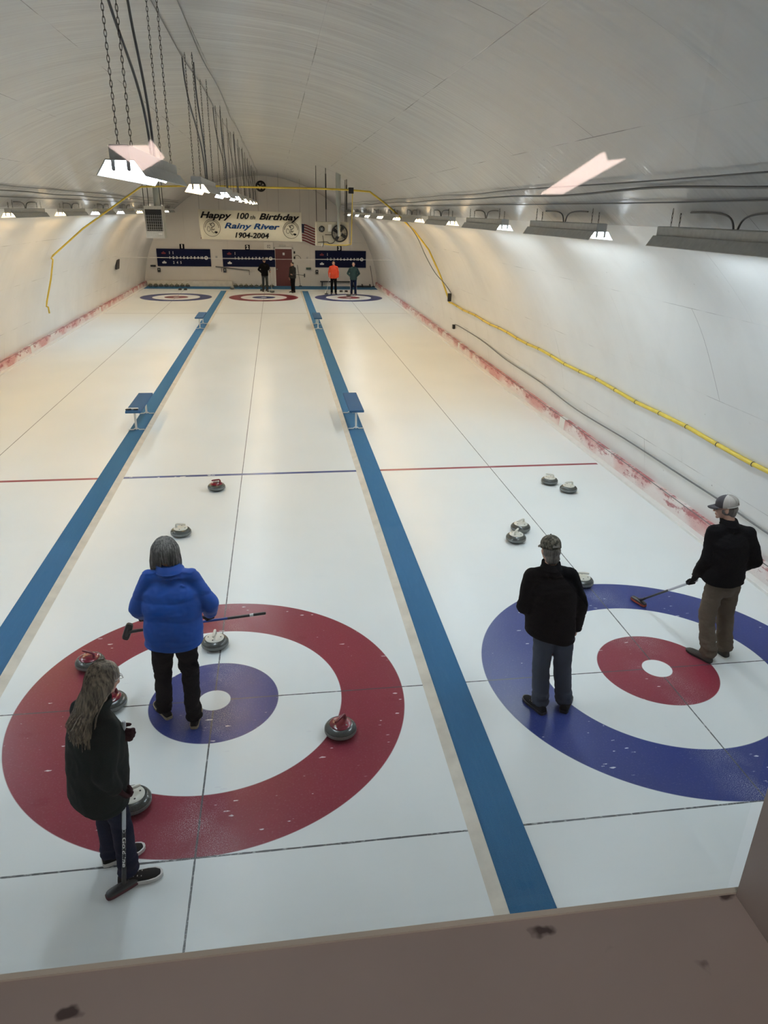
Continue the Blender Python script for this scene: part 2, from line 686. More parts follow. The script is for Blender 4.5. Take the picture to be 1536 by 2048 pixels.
def text_mesh(txt, size, depth=.004, shear=0.0, bold=0.0, align='CENTER', sx=1.0, spacing=1.0):
    """a mesh of the words standing in the XZ plane facing -Y, centred"""
    cu = bpy.data.curves.new('t', 'FONT')
    cu.body = txt
    cu.size = size
    cu.extrude = depth / 2
    cu.shear = shear
    cu.offset = bold
    cu.align_x = align
    cu.align_y = 'CENTER'
    cu.space_character = spacing
    cu.resolution_u = 3
    o = bpy.data.objects.new('t', cu)
    COL.objects.link(o)
    dg = bpy.context.evaluated_depsgraph_get()
    dg.update()
    me = bpy.data.meshes.new_from_object(o.evaluated_get(dg))
    bpy.data.objects.remove(o)
    me.transform(Matrix.Rotation(PI / 2, 4, 'X') @ Matrix.Diagonal((sx, 1, 1, 1)))
    me.materials.clear()
    return me


def text_obj(name, txt, size, m, loc, parent=None, **kw):
    me = text_mesh(txt, size, **kw)
    me.transform(Matrix.Translation(V(loc)))
    o = obj(name, me, m, parent)
    return o

# ------------------------------------------------------------------ the hall
XC = -0.09
HALF = [(0, 6.12), (1.22, 6.02), (2.5, 5.68), (3.64, 5.15), (4.6, 4.5), (5.45, 3.78), (5.95, 3.2), (6.34, 2.47), (6.68, 1.66), (6.90, .8), (7.02, 0)]


def vz(x):
    """height of the vault over x"""
    a = abs(x - XC)
    for (a0, z0), (a1, z1) in zip(HALF, HALF[1:]):
        if a0 <= a <= a1:
            return z0 + (z1 - z0) * (a - a0) / (a1 - a0)
    return 0.0


def vx(z, side=1):
    for (a0, z0), (a1, z1) in zip(HALF, HALF[1:]):
        if z1 <= z <= z0:
            return XC + side * (a0 + (a1 - a0) * (z0 - z) / (z0 - z1))
    return XC


def half_profile():
    pts = spline([V((a, 0, z)) for a, z in HALF], 6)
    return [(p.x, p.z) for p in pts]


PROF = half_profile()
full = [(XC - a, z) for a, z in reversed(PROF)] + [(XC + a, z) for a, z in PROF[1:]]
arc = [0.0]
for p, q in zip(full, full[1:]):
    arc.append(arc[-1] + math.hypot(q[0] - p[0], q[1] - p[1]))
mid = arc[len(PROF) - 1]
arc = [a - mid for a in arc]
# put a long seam at x = 1.27
shift = None
for (p, s), (q, t) in zip(zip(full, arc), zip(full[1:], arc[1:])):
    if p[0] <= 1.27 < q[0]:
        shift = s + (t - s) * (1.27 - p[0]) / (q[0] - p[0])


def vault_piece(name, sel, m=None):
    bm = NB()
    uvl = bm.loops.layers.uv.new('UVMap')
    ys = [FRONT_Y + (WALL_Y - FRONT_Y) * i / 60 for i in range(61)]
    grid = [[bm.verts.new((full[k][0], y, full[k][1])) for k in sel] for y in ys]
    for j in range(60):
        for i in range(len(sel) - 1):
            f = bm.faces.new((grid[j][i], grid[j][i + 1], grid[j + 1][i + 1], grid[j + 1][i]))
            f.smooth = True
            for lp, (jj, ii) in zip(f.loops, ((j, i), (j, i + 1), (j + 1, i + 1), (j + 1, i))):
                lp[uvl].uv = (ys[jj] + 1.04, arc[sel[ii]] - shift + 13.3)
    me = bpy.data.meshes.new(name)
    bm.to_mesh(me)
    bm.free()
    me.materials.append(m or M_VAULT)
    o = bpy.data.objects.new(name, me)
    COL.objects.link(o)
    o['kind'] = 'structure'
    return o


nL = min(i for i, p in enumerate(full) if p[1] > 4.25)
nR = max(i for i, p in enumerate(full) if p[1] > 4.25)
vault_piece('wall_left', list(range(0, nL + 1))).data.flip_normals()
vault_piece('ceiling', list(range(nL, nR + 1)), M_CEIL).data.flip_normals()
vault_piece('wall_right', list(range(nR, len(full)))).data.flip_normals()

bm = NB()
box(bm, (XC - 7.0, FRONT_Y, -.2), (XC + 7.0, WALL_Y + .1, 0))
structure('floor', bm, M_ICE)

# far wall: the arch filled in
bm = NB()
pts = [(x, z) for x, z in full]
loft(bm, [[V((x, WALL_Y, z)) for x, z in pts], [V((x, WALL_Y + .15, z)) for x, z in pts]])
structure('wall_back', bm, M_WALL)

# near wall with the viewing window, and the room behind it
WX0, WX1, WZ0, WZ1 = -1.35, 1.02, 3.98, 5.15
bm = NB()
loops = [(x, z) for x, z in full]
y0, y1 = FRONT_Y - .0, FRONT_Y - .10


def wallpart(bm, x0, x1, lo, hi):
    """column of the near wall between x0 and x1 from lo(x) to hi(x)"""
    n = 10
    xs = [x0 + (x1 - x0) * i / n for i in range(n + 1)]
    poly = [(x, lo(x)) for x in xs] + [(x, hi(x)) for x in reversed(xs)]
    prism(bm, poly, y0 - .0, y1)


wallpart(bm, XC - 6.94, WX0 - .05, lambda x: 0, vz)
wallpart(bm, WX1 + .05, XC + 6.94, lambda x: 0, vz)
wallpart(bm, WX0 - .05, WX1 + .05, lambda x: 0, lambda x: WZ0 - .05)
wallpart(bm, WX0 - .05, WX1 + .05, lambda x: WZ1 + .05, vz)
structure('wall_front', bm, M_WHITE)
M_ROOM = mat('viewing_room_paint', (.13, .11, .10), .7, var=.05)
bm = NB()
for lo, hi in (((-3.5, -10.1, 2.5), (3.5, -5.6, 2.6)), ((-3.5, -10.1, 5.5), (3.5, -5.6, 5.6)), ((-3.6, -10.1, 2.5), (-3.5, -5.6, 5.6)), ((3.5, -10.1, 2.5), (3.6, -5.6, 5.6)), ((-3.6, -10.2, 2.5), (3.6, -10.1, 5.6))):
    box(bm, lo, hi)
structure('wall_rear', bm, M_ROOM)

# window_1: sill, jambs, head and pane
bm = NB()
box(bm, (WX0 - .05, -6.05, WZ0 - .05), (WX1 + .05, -5.485, WZ0))
win = structure('window_1', bm, M_SILL, bevel=.003)
win['label'] = 'viewing window with a wide dull pink sill flecked with dark chips'
bm = NB()
box(bm, (WX0 - .02, -5.489, WZ0 - .045), (WX1 + .02, -5.4855, WZ0 + .0015))
obj('sill_lip', bm, M_CREAM, win)
bm = NB()
box(bm, (WX1, -5.66, WZ0), (WX1 + .05, -5.49, WZ1))
obj('right_jamb', bm, M_SILL, win)
bm = NB()
box(bm, (WX0 - .05, -6.05, WZ0), (WX0, -5.49, WZ1))
obj('left_jamb', bm, M_SILL, win)
bm = NB()
box(bm, (WX0 - .05, -6.05, WZ1), (WX1 + .05, -5.49, WZ1 + .05))
obj('window_head', bm, M_SILL, win)
bm = NB()
vs = [bm.verts.new(p) for p in ((WX0, -5.482, WZ0 - .02), (WX1, -5.482, WZ0 - .02), (WX1, -5.482, WZ1), (WX0, -5.482, WZ1))]
bm.faces.new(vs)
obj('window_pane', bm, M_GLASS, win)

# lamps of the viewing room that show as ghosts in the pane
M_ROOMLAMP = mat('room_lamp_diffuser', (1.0, .74, .66), .5, emit=ROOM_LAMP)


def room_lamp(label, poly, y, depth):
    t = thing('wall_lamp', label, 'lamp', (poly[0][0], y, poly[0][1]))
    bm = NB()
    prism(bm, [(p[0] - poly[0][0], p[1] - poly[0][1]) for p in poly], 0, .05)
    obj('diffuser', bm, M_ROOMLAMP, t)
    bm = NB()
    prism(bm, [(p[0] - poly[0][0], p[1] - poly[0][1]) for p in poly], 0, -depth)
    obj('housing', bm, M_WHITE, t)


RY = -9.85
room_lamp('long pinkish lit lamp of the viewing room, mirrored at right in the pane', [(2.388, 4.481), (2.518, 4.483), (2.898, 4.689), (2.779, 4.675), (2.756, 4.721)], RY, .15)
room_lamp('short pinkish lit lamp of the viewing room, mirrored over the nearest strip light', [(-.152, 4.672), (.069, 4.681), (.08, 4.711), (.145, 4.624), (.014, 4.552)], RY, .15)

M_PANEL = mat('sill_fill_panel_glow', (1.0, .88, .80), .5, emit=9.0)  # invented panel overhead, out of view, added to brighten the sill
t = thing('added_sill_fill_panel', 'square glowing panel added overhead, out of view, to brighten the window sill', 'ceiling lamp', (.4, -6.7, 5.5))
bm = NB()
box(bm, (-.32, -.32, -.02), (.32, .32, -.01))
obj('diffuser', bm, M_PANEL, t)
bm = NB()
box(bm, (-.35, -.35, -.01), (.35, .35, 0))
obj('frame', bm, M_WHITE, t)

# kickboards and white curbs along both long walls
for nm, s in (('left', -1), ('right', 1)):
    bm = NB()
    xf = 6.79 if s > 0 else -6.97
    poly = [(xf, .0), (xf + s * .015, .27), (xf + s * .20, .27), (xf + s * .20, 0)]
    prism(bm, poly, FRONT_Y, WALL_Y)
    structure('baseboard_' + nm, bm, M_KICK, label='worn red and white kickboard along the %s wall' % nm)
    bm = NB()
    prism(bm, [(xf - s * .095, 0), (xf - s * .095, .035), (xf - s * .085, .042), (xf - s * .0, .052), (xf, 0)], FRONT_Y, WALL_Y - .9)
    structure('trim_%d' % (1 if s < 0 else 2), bm, M_WHITE, label='white curb where the ice meets the %s kickboard' % nm)
    bm = NB()
    tube(bm, [(xf + s * .02, y, .278 + .004 * math.sin(y * 1.7)) for y in [FRONT_Y + 1.0 * i for i in range(46)]], .006, 5)
    structure('trim_%d' % (3 if s < 0 else 4), bm, M_CABLE, label='thin dark wire along the top of the %s kickboard' % nm)

# blue carpet strips between the sheets, each with the pale raised edge of the middle sheet
for nm, x0, x1, s, k in (('left', -2.46, -2.13, 1, 5), ('right', 2.14, 2.48, -1, 6)):
    bm = NB()
    box(bm, (x0, FRONT_Y + .1, 0), (x1, 37.4, .012))
    o = obj('carpet_strip', bm, M_CARPET, bevel=.004)
    tag(o, 'long blue carpet walkway between the sheets, the %s one' % nm, 'carpet', 'blue carpet strips on the ice')
    bm = NB()
    xi = x1 if s > 0 else x0
    prism(bm, [(xi, 0), (xi, .03), (xi + s * .014, .03), (xi + s * .03, .018), (xi + s * .085, .004), (xi + s * .10, 0)], FRONT_Y + .1, 37.4)
    structure('trim_%d' % k, bm, M_CREAM, True, label='pale raised ice edge beside the %s carpet strip' % nm)
bm = NB()
box(bm, (-6.9, 38.45, 0), (6.7, 40.28, .015))
tag(obj('cross_carpet', bm, M_CARPET, bevel=.004), 'blue carpet strip running across the ice in front of the far wall', 'carpet')

# ------------------------------------------------------------------ strip lights
LEN = 2.44
WARM, COOL, NEUT = (.96, .67, .34), (.80, .91, 1.0), (.94, .80, .62)
E_MATS = {n: mat('tube_glow_' + n, c, .5, emit=TUBE_POWER * (1.35 if n == 'cool' else 1.0)) for n, c in (('warm', WARM), ('cool', COOL), ('neutral', NEUT))}


def link_chain_mesh(h, step=.027, r=.0028, seed=1):
    """vertical chain from z=0 down.. up to h"""
    bm = NB()
    n = max(2, int(h / step))
    st = h / n
    for i in range(n):
        z = st * (i + .5)
        ang = PI / 2 * (i % 2) + .25
        ca, sa = math.cos(ang), math.sin(ang)
        L, W = st * .68, .0075
        ring = []
        for k in range(8):
            a = 2 * PI * k / 8
            u, w = W * math.cos(a), L * math.sin(a)
            ring.append((V((ca * u, sa * u, z + w)), V((ca * math.cos(a), sa * math.cos(a), math.sin(a)))))
        rows = []
        nrm = V((-sa, ca, 0))
        for c, o_ in ring:
            rows.append([bm.verts.new(c + (o_ * math.cos(b) + nrm * math.sin(b)) * r) for b in (0, PI * 2 / 3, PI * 4 / 3)])
        for k in range(8):
            A, B = rows[k], rows[(k + 1) % 8]
            for j in range(3):
                bm.faces.new((A[j], A[(j + 1) % 3], B[(j + 1) % 3], B[j]))
    return mesh_from(bm, 'chain')


def fixture(name, label, group, glow, ceil_h, long_cable, detail=True):
    """strip light; z=0 at the rim of the reflector; runs from y=0 to y=LEN"""
    t = thing(name, label, 'ceiling lamp', group=group)
    bm = NB()
    prism(bm, [(-.065, .098), (-.065, .178), (-.058, .185), (.058, .185), (.065, .178), (.065, .098)], 0, LEN)
    h = obj('housing', bm, M_HOUSE, t, bevel=.003)
    bm = NB()
    outer = [(-.155, 0), (-.150, .002), (-.088, .092), (.088, .092), (.150, .002), (.155, 0), (.155, .004), (.092, .099), (-.092, .099), (-.155, .004)]
    prism(bm, outer, -.01, LEN + .01)
    me = mesh_from(bm, 'reflector')
    me.materials.append(M_HOUSEIN)
    me.materials.append(M_HOUSE)
    for p in me.polygons:
        c = p.center
        if p.normal.z > .05 or (abs(p.normal.y) > .9):
            p.material_index = 1
    obj('reflector', me, None, t)
    for s in (-1, 1):
        bm = NB()
        tube(bm, [(s * .048, .03, .052), (s * .048, LEN - .03, .052)], .019, 8)
        obj('tube', bm, E_MATS[glow], t, True)
        for y in (.012, LEN - .03):
            bm = NB()
            prism(bm, [(s * .048 - .012, .095), (s * .048 - .012, .040), (s * .048 - .006, .030), (s * .048 + .006, .030), (s * .048 + .012, .040), (s * .048 + .012, .095)], y - .006, y + .012)
            obj('socket', bm, M_STEEL, t)
    for y in (.22, LEN - .22):
        for s in (-1, 1):
            me = link_chain_mesh(ceil_h - .185, .034 if detail else .05)
            o = obj('chain', me, M_CHAIN, t)
            o.location = (s * .043, y, .185)
    if long_cable:
        for q, (dx, dy) in enumerate(((-.10, -.75), (.0, -.35))):
            bm = NB()
            pts = bez((dx, LEN / 2 + dy, ceil_h), (dx + .0, LEN / 2 + dy, ceil_h * .55), (.03 + .02 * q, LEN / 2 - .12, .9), (.02 + .02 * q, LEN / 2 + .03 * q, .18), 16)
            tube(bm, pts, .010, 7)
            obj('cable', bm, M_CABLE, t, True)
    else:
        for s in (-1, 1):
            bm = NB()
            pts = bez((-.0, LEN / 2 + s * .03, .18), (0, LEN / 2 + s * .06, .30), (.0, LEN / 2 + s * .16, ceil_h - .02), (.0, LEN / 2 + s * .75, ceil_h - .03), 12)
            tube(bm, pts, .009, 6)
            obj('cable', bm, M_CABLE, t, True)
    return t


def retint(root, glow):
    for c in root.children:
        if c.name.startswith('tube'):
            me = c.data.copy()
            me.materials[0] = E_MATS[glow]
            c.data = me


ORD = ['nearest', 'second', 'third', 'fourth', 'fifth', 'sixth', 'seventh', 'eighth', 'ninth', 'tenth']
CZ, SZ = 4.545, 4.09
rows_ = [('middle', -.225, CZ, 'strip lights hung in the middle row', ['cool', 'warm', 'cool', 'cool', 'neutral', 'warm', 'neutral', 'warm', 'cool', 'neutral']),
         ('right', 4.60, SZ, 'strip lights along the right wall', ['cool', 'cool', 'cool', 'warm', 'warm', 'warm', 'neutral', 'neutral', 'cool', 'neutral']),
         ('left', -4.78, SZ, 'strip lights along the left wall', ['cool', 'cool', 'warm', 'warm', 'warm', 'cool', 'cool', 'warm', 'neutral', 'neutral'])]
Y0 = {'middle': -.45, 'right': -1.0, 'left': -.6}
STEP = {'middle': 4.92, 'right': 3.9, 'left': 3.98}
for rn, x, z, grp, glows in rows_:
    first = None
    for k in range(10):
        if rn == 'middle' and k > 7:
            continue
        y = Y0[rn] + STEP[rn] * k
        lab = '%s two-tube strip light of the %s row hung on chains' % (ORD[k], rn)
        if first is None:
            first = fixture('strip_light', lab, grp, glows[0], (vz(x) if rn != 'middle' else 6.11) - z + .01, rn == 'middle')
            first.location = (x, y, z)
            t = first
        else:
            t = dup(first, (x, y, z), 0, lab, grp)
            retint(t, glows[k])

# wires and conduits along the vault
def wire(name, pts, r, label, m=M_CABLE, cat='wire', n=6):
    bm = NB()
    tube(bm, spline(pts, n), r, 6)
    return tag(obj(name, bm, m, None, True), label, cat)


for s, nm in ((1, 'right'), (-1, 'left')):
    X = (lambda z, s=s: vx(z, s) - s * .025)
    rnd = random.Random(4 + s)
    ys = [-5.3 + 2.15 * i for i in range(21)]
    wire('ceiling_wire', [(X(4.61 + .03 * rnd.random()), y, 4.60 + .035 * math.sin(y * 1.3) * rnd.random()) for y in ys], .013,
         'dark wire bundle running along the vault above the %s lights' % nm)
    wire('ceiling_wire', [(X(4.68), y, 4.665 + .03 * rnd.random()) for y in ys], .008,
         'thin wire hanging beside the bundle above the %s lights' % nm)
    wire('light_conduit', [(X(4.50), y, 4.49 + .012 * rnd.random()) for y in ys], .008,
         'thin conduit feeding the row of lights on the %s' % nm, cat='conduit')
for k, (x, a) in enumerate(((-.30, 'left'), (-.06, 'right'))):
    wire('ceiling_wire', [(x + .02 * math.sin(y), y, 6.09) for y in [-5 + 2.0 * i for i in range(23)]], .006,
         'thin wire on the crown of the vault, %s of the two above the middle lights' % a)
wire('wall_cable', [(6.80, 19.0, .68), (6.80, 18.7, .80), (6.79, 15.5, .82), (6.80, 12.9, .72), (6.80, 10.1, .715), (6.80, 8.0, .64), (6.80, 5.7, .69), (6.80, 3.9, .695), (6.80, 2.6, .70), (6.81, 1.6, .675), (6.80, -1, .69), (6.80, -5.3, .68)], .014,
     'slack dark grey cable sagging along the right wall above the kickboard', cat='cable')
bm = NB()
box(bm, (6.74, 18.97, .62), (6.82, 19.12, .76))
tag(obj('socket_box', bm, M_DARKM, bevel=.004), 'small dark socket box at the far end of the grey wall cable', 'electrical box')
wire('line_across', [(-6.75, 30, 2.215), (-2, 30, 2.19), (2, 30, 2.19), (6.30, 30, 2.20)], .006, 'thin white line stretched across the hall in front of the score boards', M_WHITE, 'cord')

# ------------------------------------------------------------------ gas pipe
YP = 19.2


def pipe(pts, label, r=.032, brackets=()):
    t = thing('gas_pipe', label, 'pipe', pts[0])
    o = V(pts[0])
    bm = NB()
    tube(bm, [V(p) - o for p in pts], r, 10)
    obj('pipe_run', bm, M_YELLOW, t, True)
    for p in brackets:
        bm = NB()
        p = V(p) - o
        lathe(bm, [(r + .002, -.010), (r + .006, 0), (r + .002, .010)], 12, (0, 0, 0))
        for v in bm.verts:
            v.co = Matrix.Rotation(PI / 2, 3, 'X') @ v.co + p
        obj('bracket', bm, M_DARKM, t, True)
    return t


prR = [(vx(z) - .07, YP - .02 * i, z) for i, z in enumerate((4.93, 4.8, 4.6, 4.35, 4.1, 3.8, 3.5, 3.2, 2.9, 2.6, 2.3, 2.0, 1.75, 1.52))]
run = [(6.60, y, 1.50 + .018 * math.sin(y * 2.1) + .03 * (19 - y) / 24) for y in [18.8 - .8 * i for i in range(30)]]
run = [(6.61, y, z) for x, y, z in run if y > FRONT_Y + .1]
arch_pts = [(.25, YP, 4.98), (1.2, YP, 4.985), (2.2, YP, 4.985), (3.1, YP, 4.97)] + [p for p in prR if p[0] > 3.3]
pipe([(-1.5, YP, 4.99), (-.6, YP, 4.985)] + arch_pts + run,
     'yellow gas pipe arching under the vault then running along the right wall toward the viewer', .03,
     [p for p in run[1:]])
pipe([(-1.5, YP, 4.99), (-3.30, YP, 4.92), (-3.42, YP, 4.85), (-5.205, YP, 3.68), (-6.27, YP, 2.83)], 'straight yellow gas pipe slanting down to the left wall', .028)
pipe([(-6.27, YP - .03, 2.83), (-6.21, YP - .04, 2.77), (-6.36, YP - .03, 2.2), (-6.60, YP, 1.50), (-6.64, YP, 1.34), (-6.58, YP - .03, 1.32), (-6.57, YP - .04, 1.13)],
     'short yellow gas pipe going down the left wall below the slanting one', .026)
pipe([(3.27, YP + .03, 4.97), (3.27, YP + .20, 4.93), (3.25, YP + .25, 4.0), (3.23, YP + .25, 3.33), (3.1, YP + .35, 3.29), (2.6, YP + .45, 3.28), (2.35, YP + .6, 3.31)],
     'thin yellow drop pipe going down beside the right hanging heater', .016)
bm = NB()
box(bm, (3.12, YP - .06, 4.86), (3.28, YP + .08, 5.04))
tag(obj('valve_box', bm, M_BLACK, bevel=.006), 'black valve box on the yellow pipe above the right heater', 'box')
wire('wall_cable', [(4.9, 18.9, 4.15), (5.3, 18.7, 3.62), (5.62, 18.6, 3.0), (5.95, 18.6, 2.5), (6.3, 18.6, 2.15), (6.52, 18.6, 1.86)], .013,
     'dark cable beside the yellow arch on the right wall, ending in a switch', cat='cable')
bm = NB()
box(bm, (6.40, 18.5, 1.60), (6.52, 18.6, 1.86))
tag(obj('switch_box', bm, M_DARKM, bevel=.01), 'small dark switch hanging on the right wall beside the yellow pipe bend', 'switch')
bm = NB()
box(bm, (-.05, -.35, -.24), (.03, .25, .2))
o = tag(obj('wall_plate', bm, M_DARKM, bevel=.01), 'small dark plate on the left wall toward its far end', 'plate')
o.location = (vx(1.85, -1) + .03, 31.1, 1.85)
o.rotation_euler = (0, .15, 0)

# ------------------------------------------------------------------ hanging heaters
def heater_right():
    t = thing('unit_heater', 'white gas unit heater with a big round fan, hung at right of the banner', 'heater', (2.68, 20.5, 3.23))
    bm = NB()
    box(bm, (-.55, 0, 0), (.56, .75, .76))
    obj('casing', bm, M_BEIGE, t, bevel=.012)
    # fan
    bm = NB()
    lathe(bm, [(.25, 0), (.275, .03), (.285, .06), (.28, .10), (.25, .10), (.24, .05)], 32)
    me = mesh_from(bm, 'fan_ring', True)
    me.transform(Matrix.Translation((.25, .0, .40)) @ Matrix.Rotation(PI / 2, 4, 'X'))
    fan = obj('fan_ring', me, M_DARKM, t)
    bm = NB()
    for k in range(4):
        a = PI / 2 * k + .4
        R = Matrix.Rotation(a, 3, 'Y')
        ring = [R @ V(p) for p in ((.03, 0, -.03), (.22, .02, -.09), (.24, .0, .02), (.05, -.03, .04))]
        ring2 = [p + V((0, .008, 0)) for p in ring]
        loft(bm, [[p + V((.25, -.04, .40)) for p in ring], [p + V((.25, -.04, .40)) for p in ring2]])
    obj('fan_blade', bm, M_BLACK, fan)
    bm = NB()
    lathe(bm, [(0, 0), (.06, 0), (.06, .12), (0, .12)], 20)
    me = mesh_from(bm, 'motor')
    me.transform(Matrix.Translation((.25, -.02, .40)) @ Matrix.Rotation(PI / 2, 4, 'X'))
    obj('motor', me, M_STEEL, fan)
    bm = NB()
    for k in range(6):
        a = PI / 3 * k
        tube(bm, [(.25, -.11, .40), (.25 + .27 * math.cos(a), -.10, .40 + .27 * math.sin(a))], .005, 5)
    for r in (.10, .18, .26):
        tube(bm, [(.25 + r * math.cos(2 * PI * j / 24), -.105, .40 + r * math.sin(2 * PI * j / 24)) for j in range(25)], .004, 5)
    obj('fan_guard', bm, M_DARKM, fan)
    # draught fan wheel
    bm = NB()
    lathe(bm, [(0, 0), (.10, 0), (.105, .03), (.085, .05), (0, .055)], 24)
    me = mesh_from(bm, 'vent_wheel', True)
    me.transform(Matrix.Translation((-.36, 0, .53)) @ Matrix.Rotation(PI / 2, 4, 'X'))
    w = obj('vent_wheel', me, M_BLACK, t)
    bm = NB()
    for k in range(3):
        a = PI / 3 * k
        tube(bm, [(-.36 - .08 * math.cos(a), -.058, .53 - .08 * math.sin(a)), (-.36 + .08 * math.cos(a), -.058, .53 + .08 * math.sin(a))], .008, 5)
    obj('wheel_spoke', bm, M_STEEL, w)
    bm = NB()
    box(bm, (-.14, -.02, .45), (-.02, 0, .68))
    obj('control_cover', bm, M_WHITE, t, bevel=.005)
    bm = NB()
    tube(bm, spline([(-.5, -.02, .10), (-.2, -.04, .12), (-.1, -.05, .07), (.05, -.05, .11), (.1, -.04, .25)], 5), .013, 6)
    tube(bm, [(-.25, -.02, .35), (.0, -.03, .35)], .012, 6)
    tube(bm, spline([(-.33, -.02, .32), (-.3, -.04, .1), (-.34, -.03, -.05)], 5), .011, 6)
    obj('gas_line', bm, M_DARKM, t, True)
    bm = NB()
    box(bm, (-.37, -.03, -.05), (-.31, .0, .06))
    obj('gas_valve', bm, M_WHITE, t)
    bm = NB()
    tube(bm, [(.22, -.13, .30), (.21, -.13, .9), (.21, -.11, 1.28)], .05, 14)
    tube(bm, [(.21, -.11, 1.25), (.21, -.11, 2.3)], .085, 18)
    obj('flue_pipe', bm, M_GALV, t, True)
    for x, y in ((-.2, .05), (.50, .05), (-.5, .6), (.5, .6)):
        bm = NB()
        tube(bm, [(x, y, .76), (x, y, vz(2.68 + x) - 3.23)], .012, 6)
        if y < .2:
            tube(bm, [(x, y, 1.15), (x, y, vz(2.68 + x) - 3.4)], .024, 6)
        obj('hanger_rod', bm, M_DARKM, t)
    return t


heater_right()


def heater_left():
    t = thing('unit_heater', 'grey louvred gas heater hung on rods at left, near the sloping yellow pipe', 'heater', (-3.16, 20.2, 3.40))
    bm = NB()
    box(bm, (-.30, .02, 0), (.28, .62, .98))
    obj('casing', bm, M_GALV, t, bevel=.01)
    bm = NB()
    box(bm, (-.30, .0, .88), (.28, .02, .98))
    box(bm, (-.30, .0, 0), (.28, .02, .22))
    box(bm, (-.30, .0, .22), (-.27, .02, .88))
    box(bm, (.25, .0, .22), (.28, .02, .88))
    obj('front_frame', bm, M_HOUSE, t)
    bm = NB()
    box(bm, (-.27, .016, .22), (.25, .021, .88))
    obj('dark_opening', bm, M_BLACK, t)
    for k in range(6):
        z = .26 + .085 * k
        bm = NB()
        box(bm, (-.27, -.02, z), (.25, .02, z + .009))
        obj('louvre', bm, M_STEEL, t)
    bm = NB()
    for k in range(8):
        x = -.25 + .067 * k
        box(bm, (x, -.012, .24), (x + .009, .014, .72))
    obj('grille_bar', bm, M_STEEL, t)
    bm = NB()
    box(bm, (.10, -.004, .12), (.22, .0, .15))
    obj('name_plate', bm, M_WHITE, t)
    bm = NB()
    tube(bm, [(.10, .3, .95), (.10, .3, 2.05)], .11, 16)
    obj('flue_pipe', bm, M_GALV, t, True)
    for x, y in ((-.28, .05), (-.22, .6), (.24, .05), (.24, .6)):
        bm = NB()
        tube(bm, [(x, y, .95), (x, y, vz(-3.16 + x) - 3.4)], .012, 6)
        obj('hanger_rod', bm, M_DARKM, t)
    return t


heater_left()

# ------------------------------------------------------------------ score boards
def cap_icon(m, x, z, parent, y):
    """icon of a stone seen from the side"""
    bm = NB()
    prism(bm, [(-.10, -.07), (-.13, -.03), (-.11, .02), (-.04, .03), (-.035, .07), (.03, .08), (.045, .03), (.11, .02), (.13, -.03), (.10, -.07)], 0, -.01)
    o = obj('stone_icon', bm, m, parent)
    o.location = (x, y, z)
    return o


M_REDI = mat('red_icon', (.17, .01, .02), .5)
boards = [(-6.24, '1', [(0, '1'), (1, '1')], [(1, '2'), (2, '4'), (3, '5')], 1.49, True),
          (-2.44, '2', [(0, '1')], [], 1.49, True),
          (3.08, '3', [(0, '1')], [], 1.47, True)]
for x0, num, upper, lower, px, _ in boards:
    t = thing('score_board', 'dark navy score board for sheet %s on the far wall' % num, 'scoreboard', (x0, WALL_Y - .06, 1.12), 0, 'score boards on the far wall')
    bm = NB()
    box(bm, (0, 0, 0), (3.1, .05, .97))
    obj('panel', bm, M_NAVY, t, bevel=.005)
    bm = NB()
    box(bm, (0, -.006, .475), (3.1, 0, .49))
    obj('centre_line', bm, M_CHALK, t)
    for k in range(10):
        text_obj('numeral', str(k + 1), .20, M_CHALK, (.74 + .205 * k, -.012, .48), t, bold=.006, sx=.85)
    bm = NB()
    lathe(bm, [(0, 0), (.105, 0), (.105, .012), (0, .012)], 24)
    me = mesh_from(bm, 'end_disc')
    me.transform(Matrix.Translation((2.84, -.002, .48)) @ Matrix.Rotation(PI / 2, 4, 'X'))
    d = obj('end_disc', me, M_CHALK, t)
    text_obj('disc_letter', 'E', .15, M_NAVY, (2.84, -.018, .48), d, bold=.004)
    cap_icon(M_REDI, .40, .745, t, 0)
    cap_icon(M_CHALK, .40, .22, t, 0)
    for k, s in upper:
        text_obj('score_card', s, .22, M_CHALK, (.74 + .205 * k, -.008, .74), t, bold=.004, sx=.8)
    for k, s in lower:
        text_obj('score_card', s, .20, M_CHALK, (.74 + .205 * k, -.008, .20), t, bold=.003, sx=.8)
    bm = NB()
    box(bm, (px - .135, -.01, .97), (px + .135, .05, 1.24))
    pl = obj('number_plate', bm, mat('matte_black_plate', (.004, .004, .005), .9, spec=.1), t)
    text_obj('plate_numeral', num, .27, M_CHALK, (px, -.018, 1.10), pl, bold=.018)

# ------------------------------------------------------------------ door, signs and fittings of the far wall
bm = NB()
box(bm, (.68, WALL_Y - .03, .02), (1.68, WALL_Y + .02, 2.15))
d1 = structure('door_1', bm, M_DOOR, label='dark maroon door in the far wall')
bm = NB()
for lo, hi in (((.60, -.04, 0), (.68, .0, 2.24)), ((1.68, -.04, 0), (1.76, .0, 2.24)), ((.60, -.04, 2.15), (1.76, .0, 2.24))):
    box(bm, (lo[0], WALL_Y + lo[1], lo[2]), (hi[0], WALL_Y + hi[1], hi[2]))
obj('door_frame', bm, M_WHITE, d1)
bm = NB()
box(bm, (1.12, WALL_Y - .04, 1.80), (1.24, WALL_Y - .03, 1.94))
obj('door_notice', bm, M_WHITE, d1)
bm = NB()
uvsphere(bm, (.76, WALL_Y - .06, 1.0), .035)
obj('door_knob', bm, M_STEEL, d1, True)
bm = NB()
box(bm, (.93, WALL_Y - .05, 2.28), (1.33, WALL_Y, 2.40))
e = tag(obj('lintel_sign', bm, M_HOUSE), 'small grey sign strip above the maroon door', 'sign')
bm = NB()
box(bm, (.03, WALL_Y - .04, 2.10), (.58, WALL_Y, 2.52))
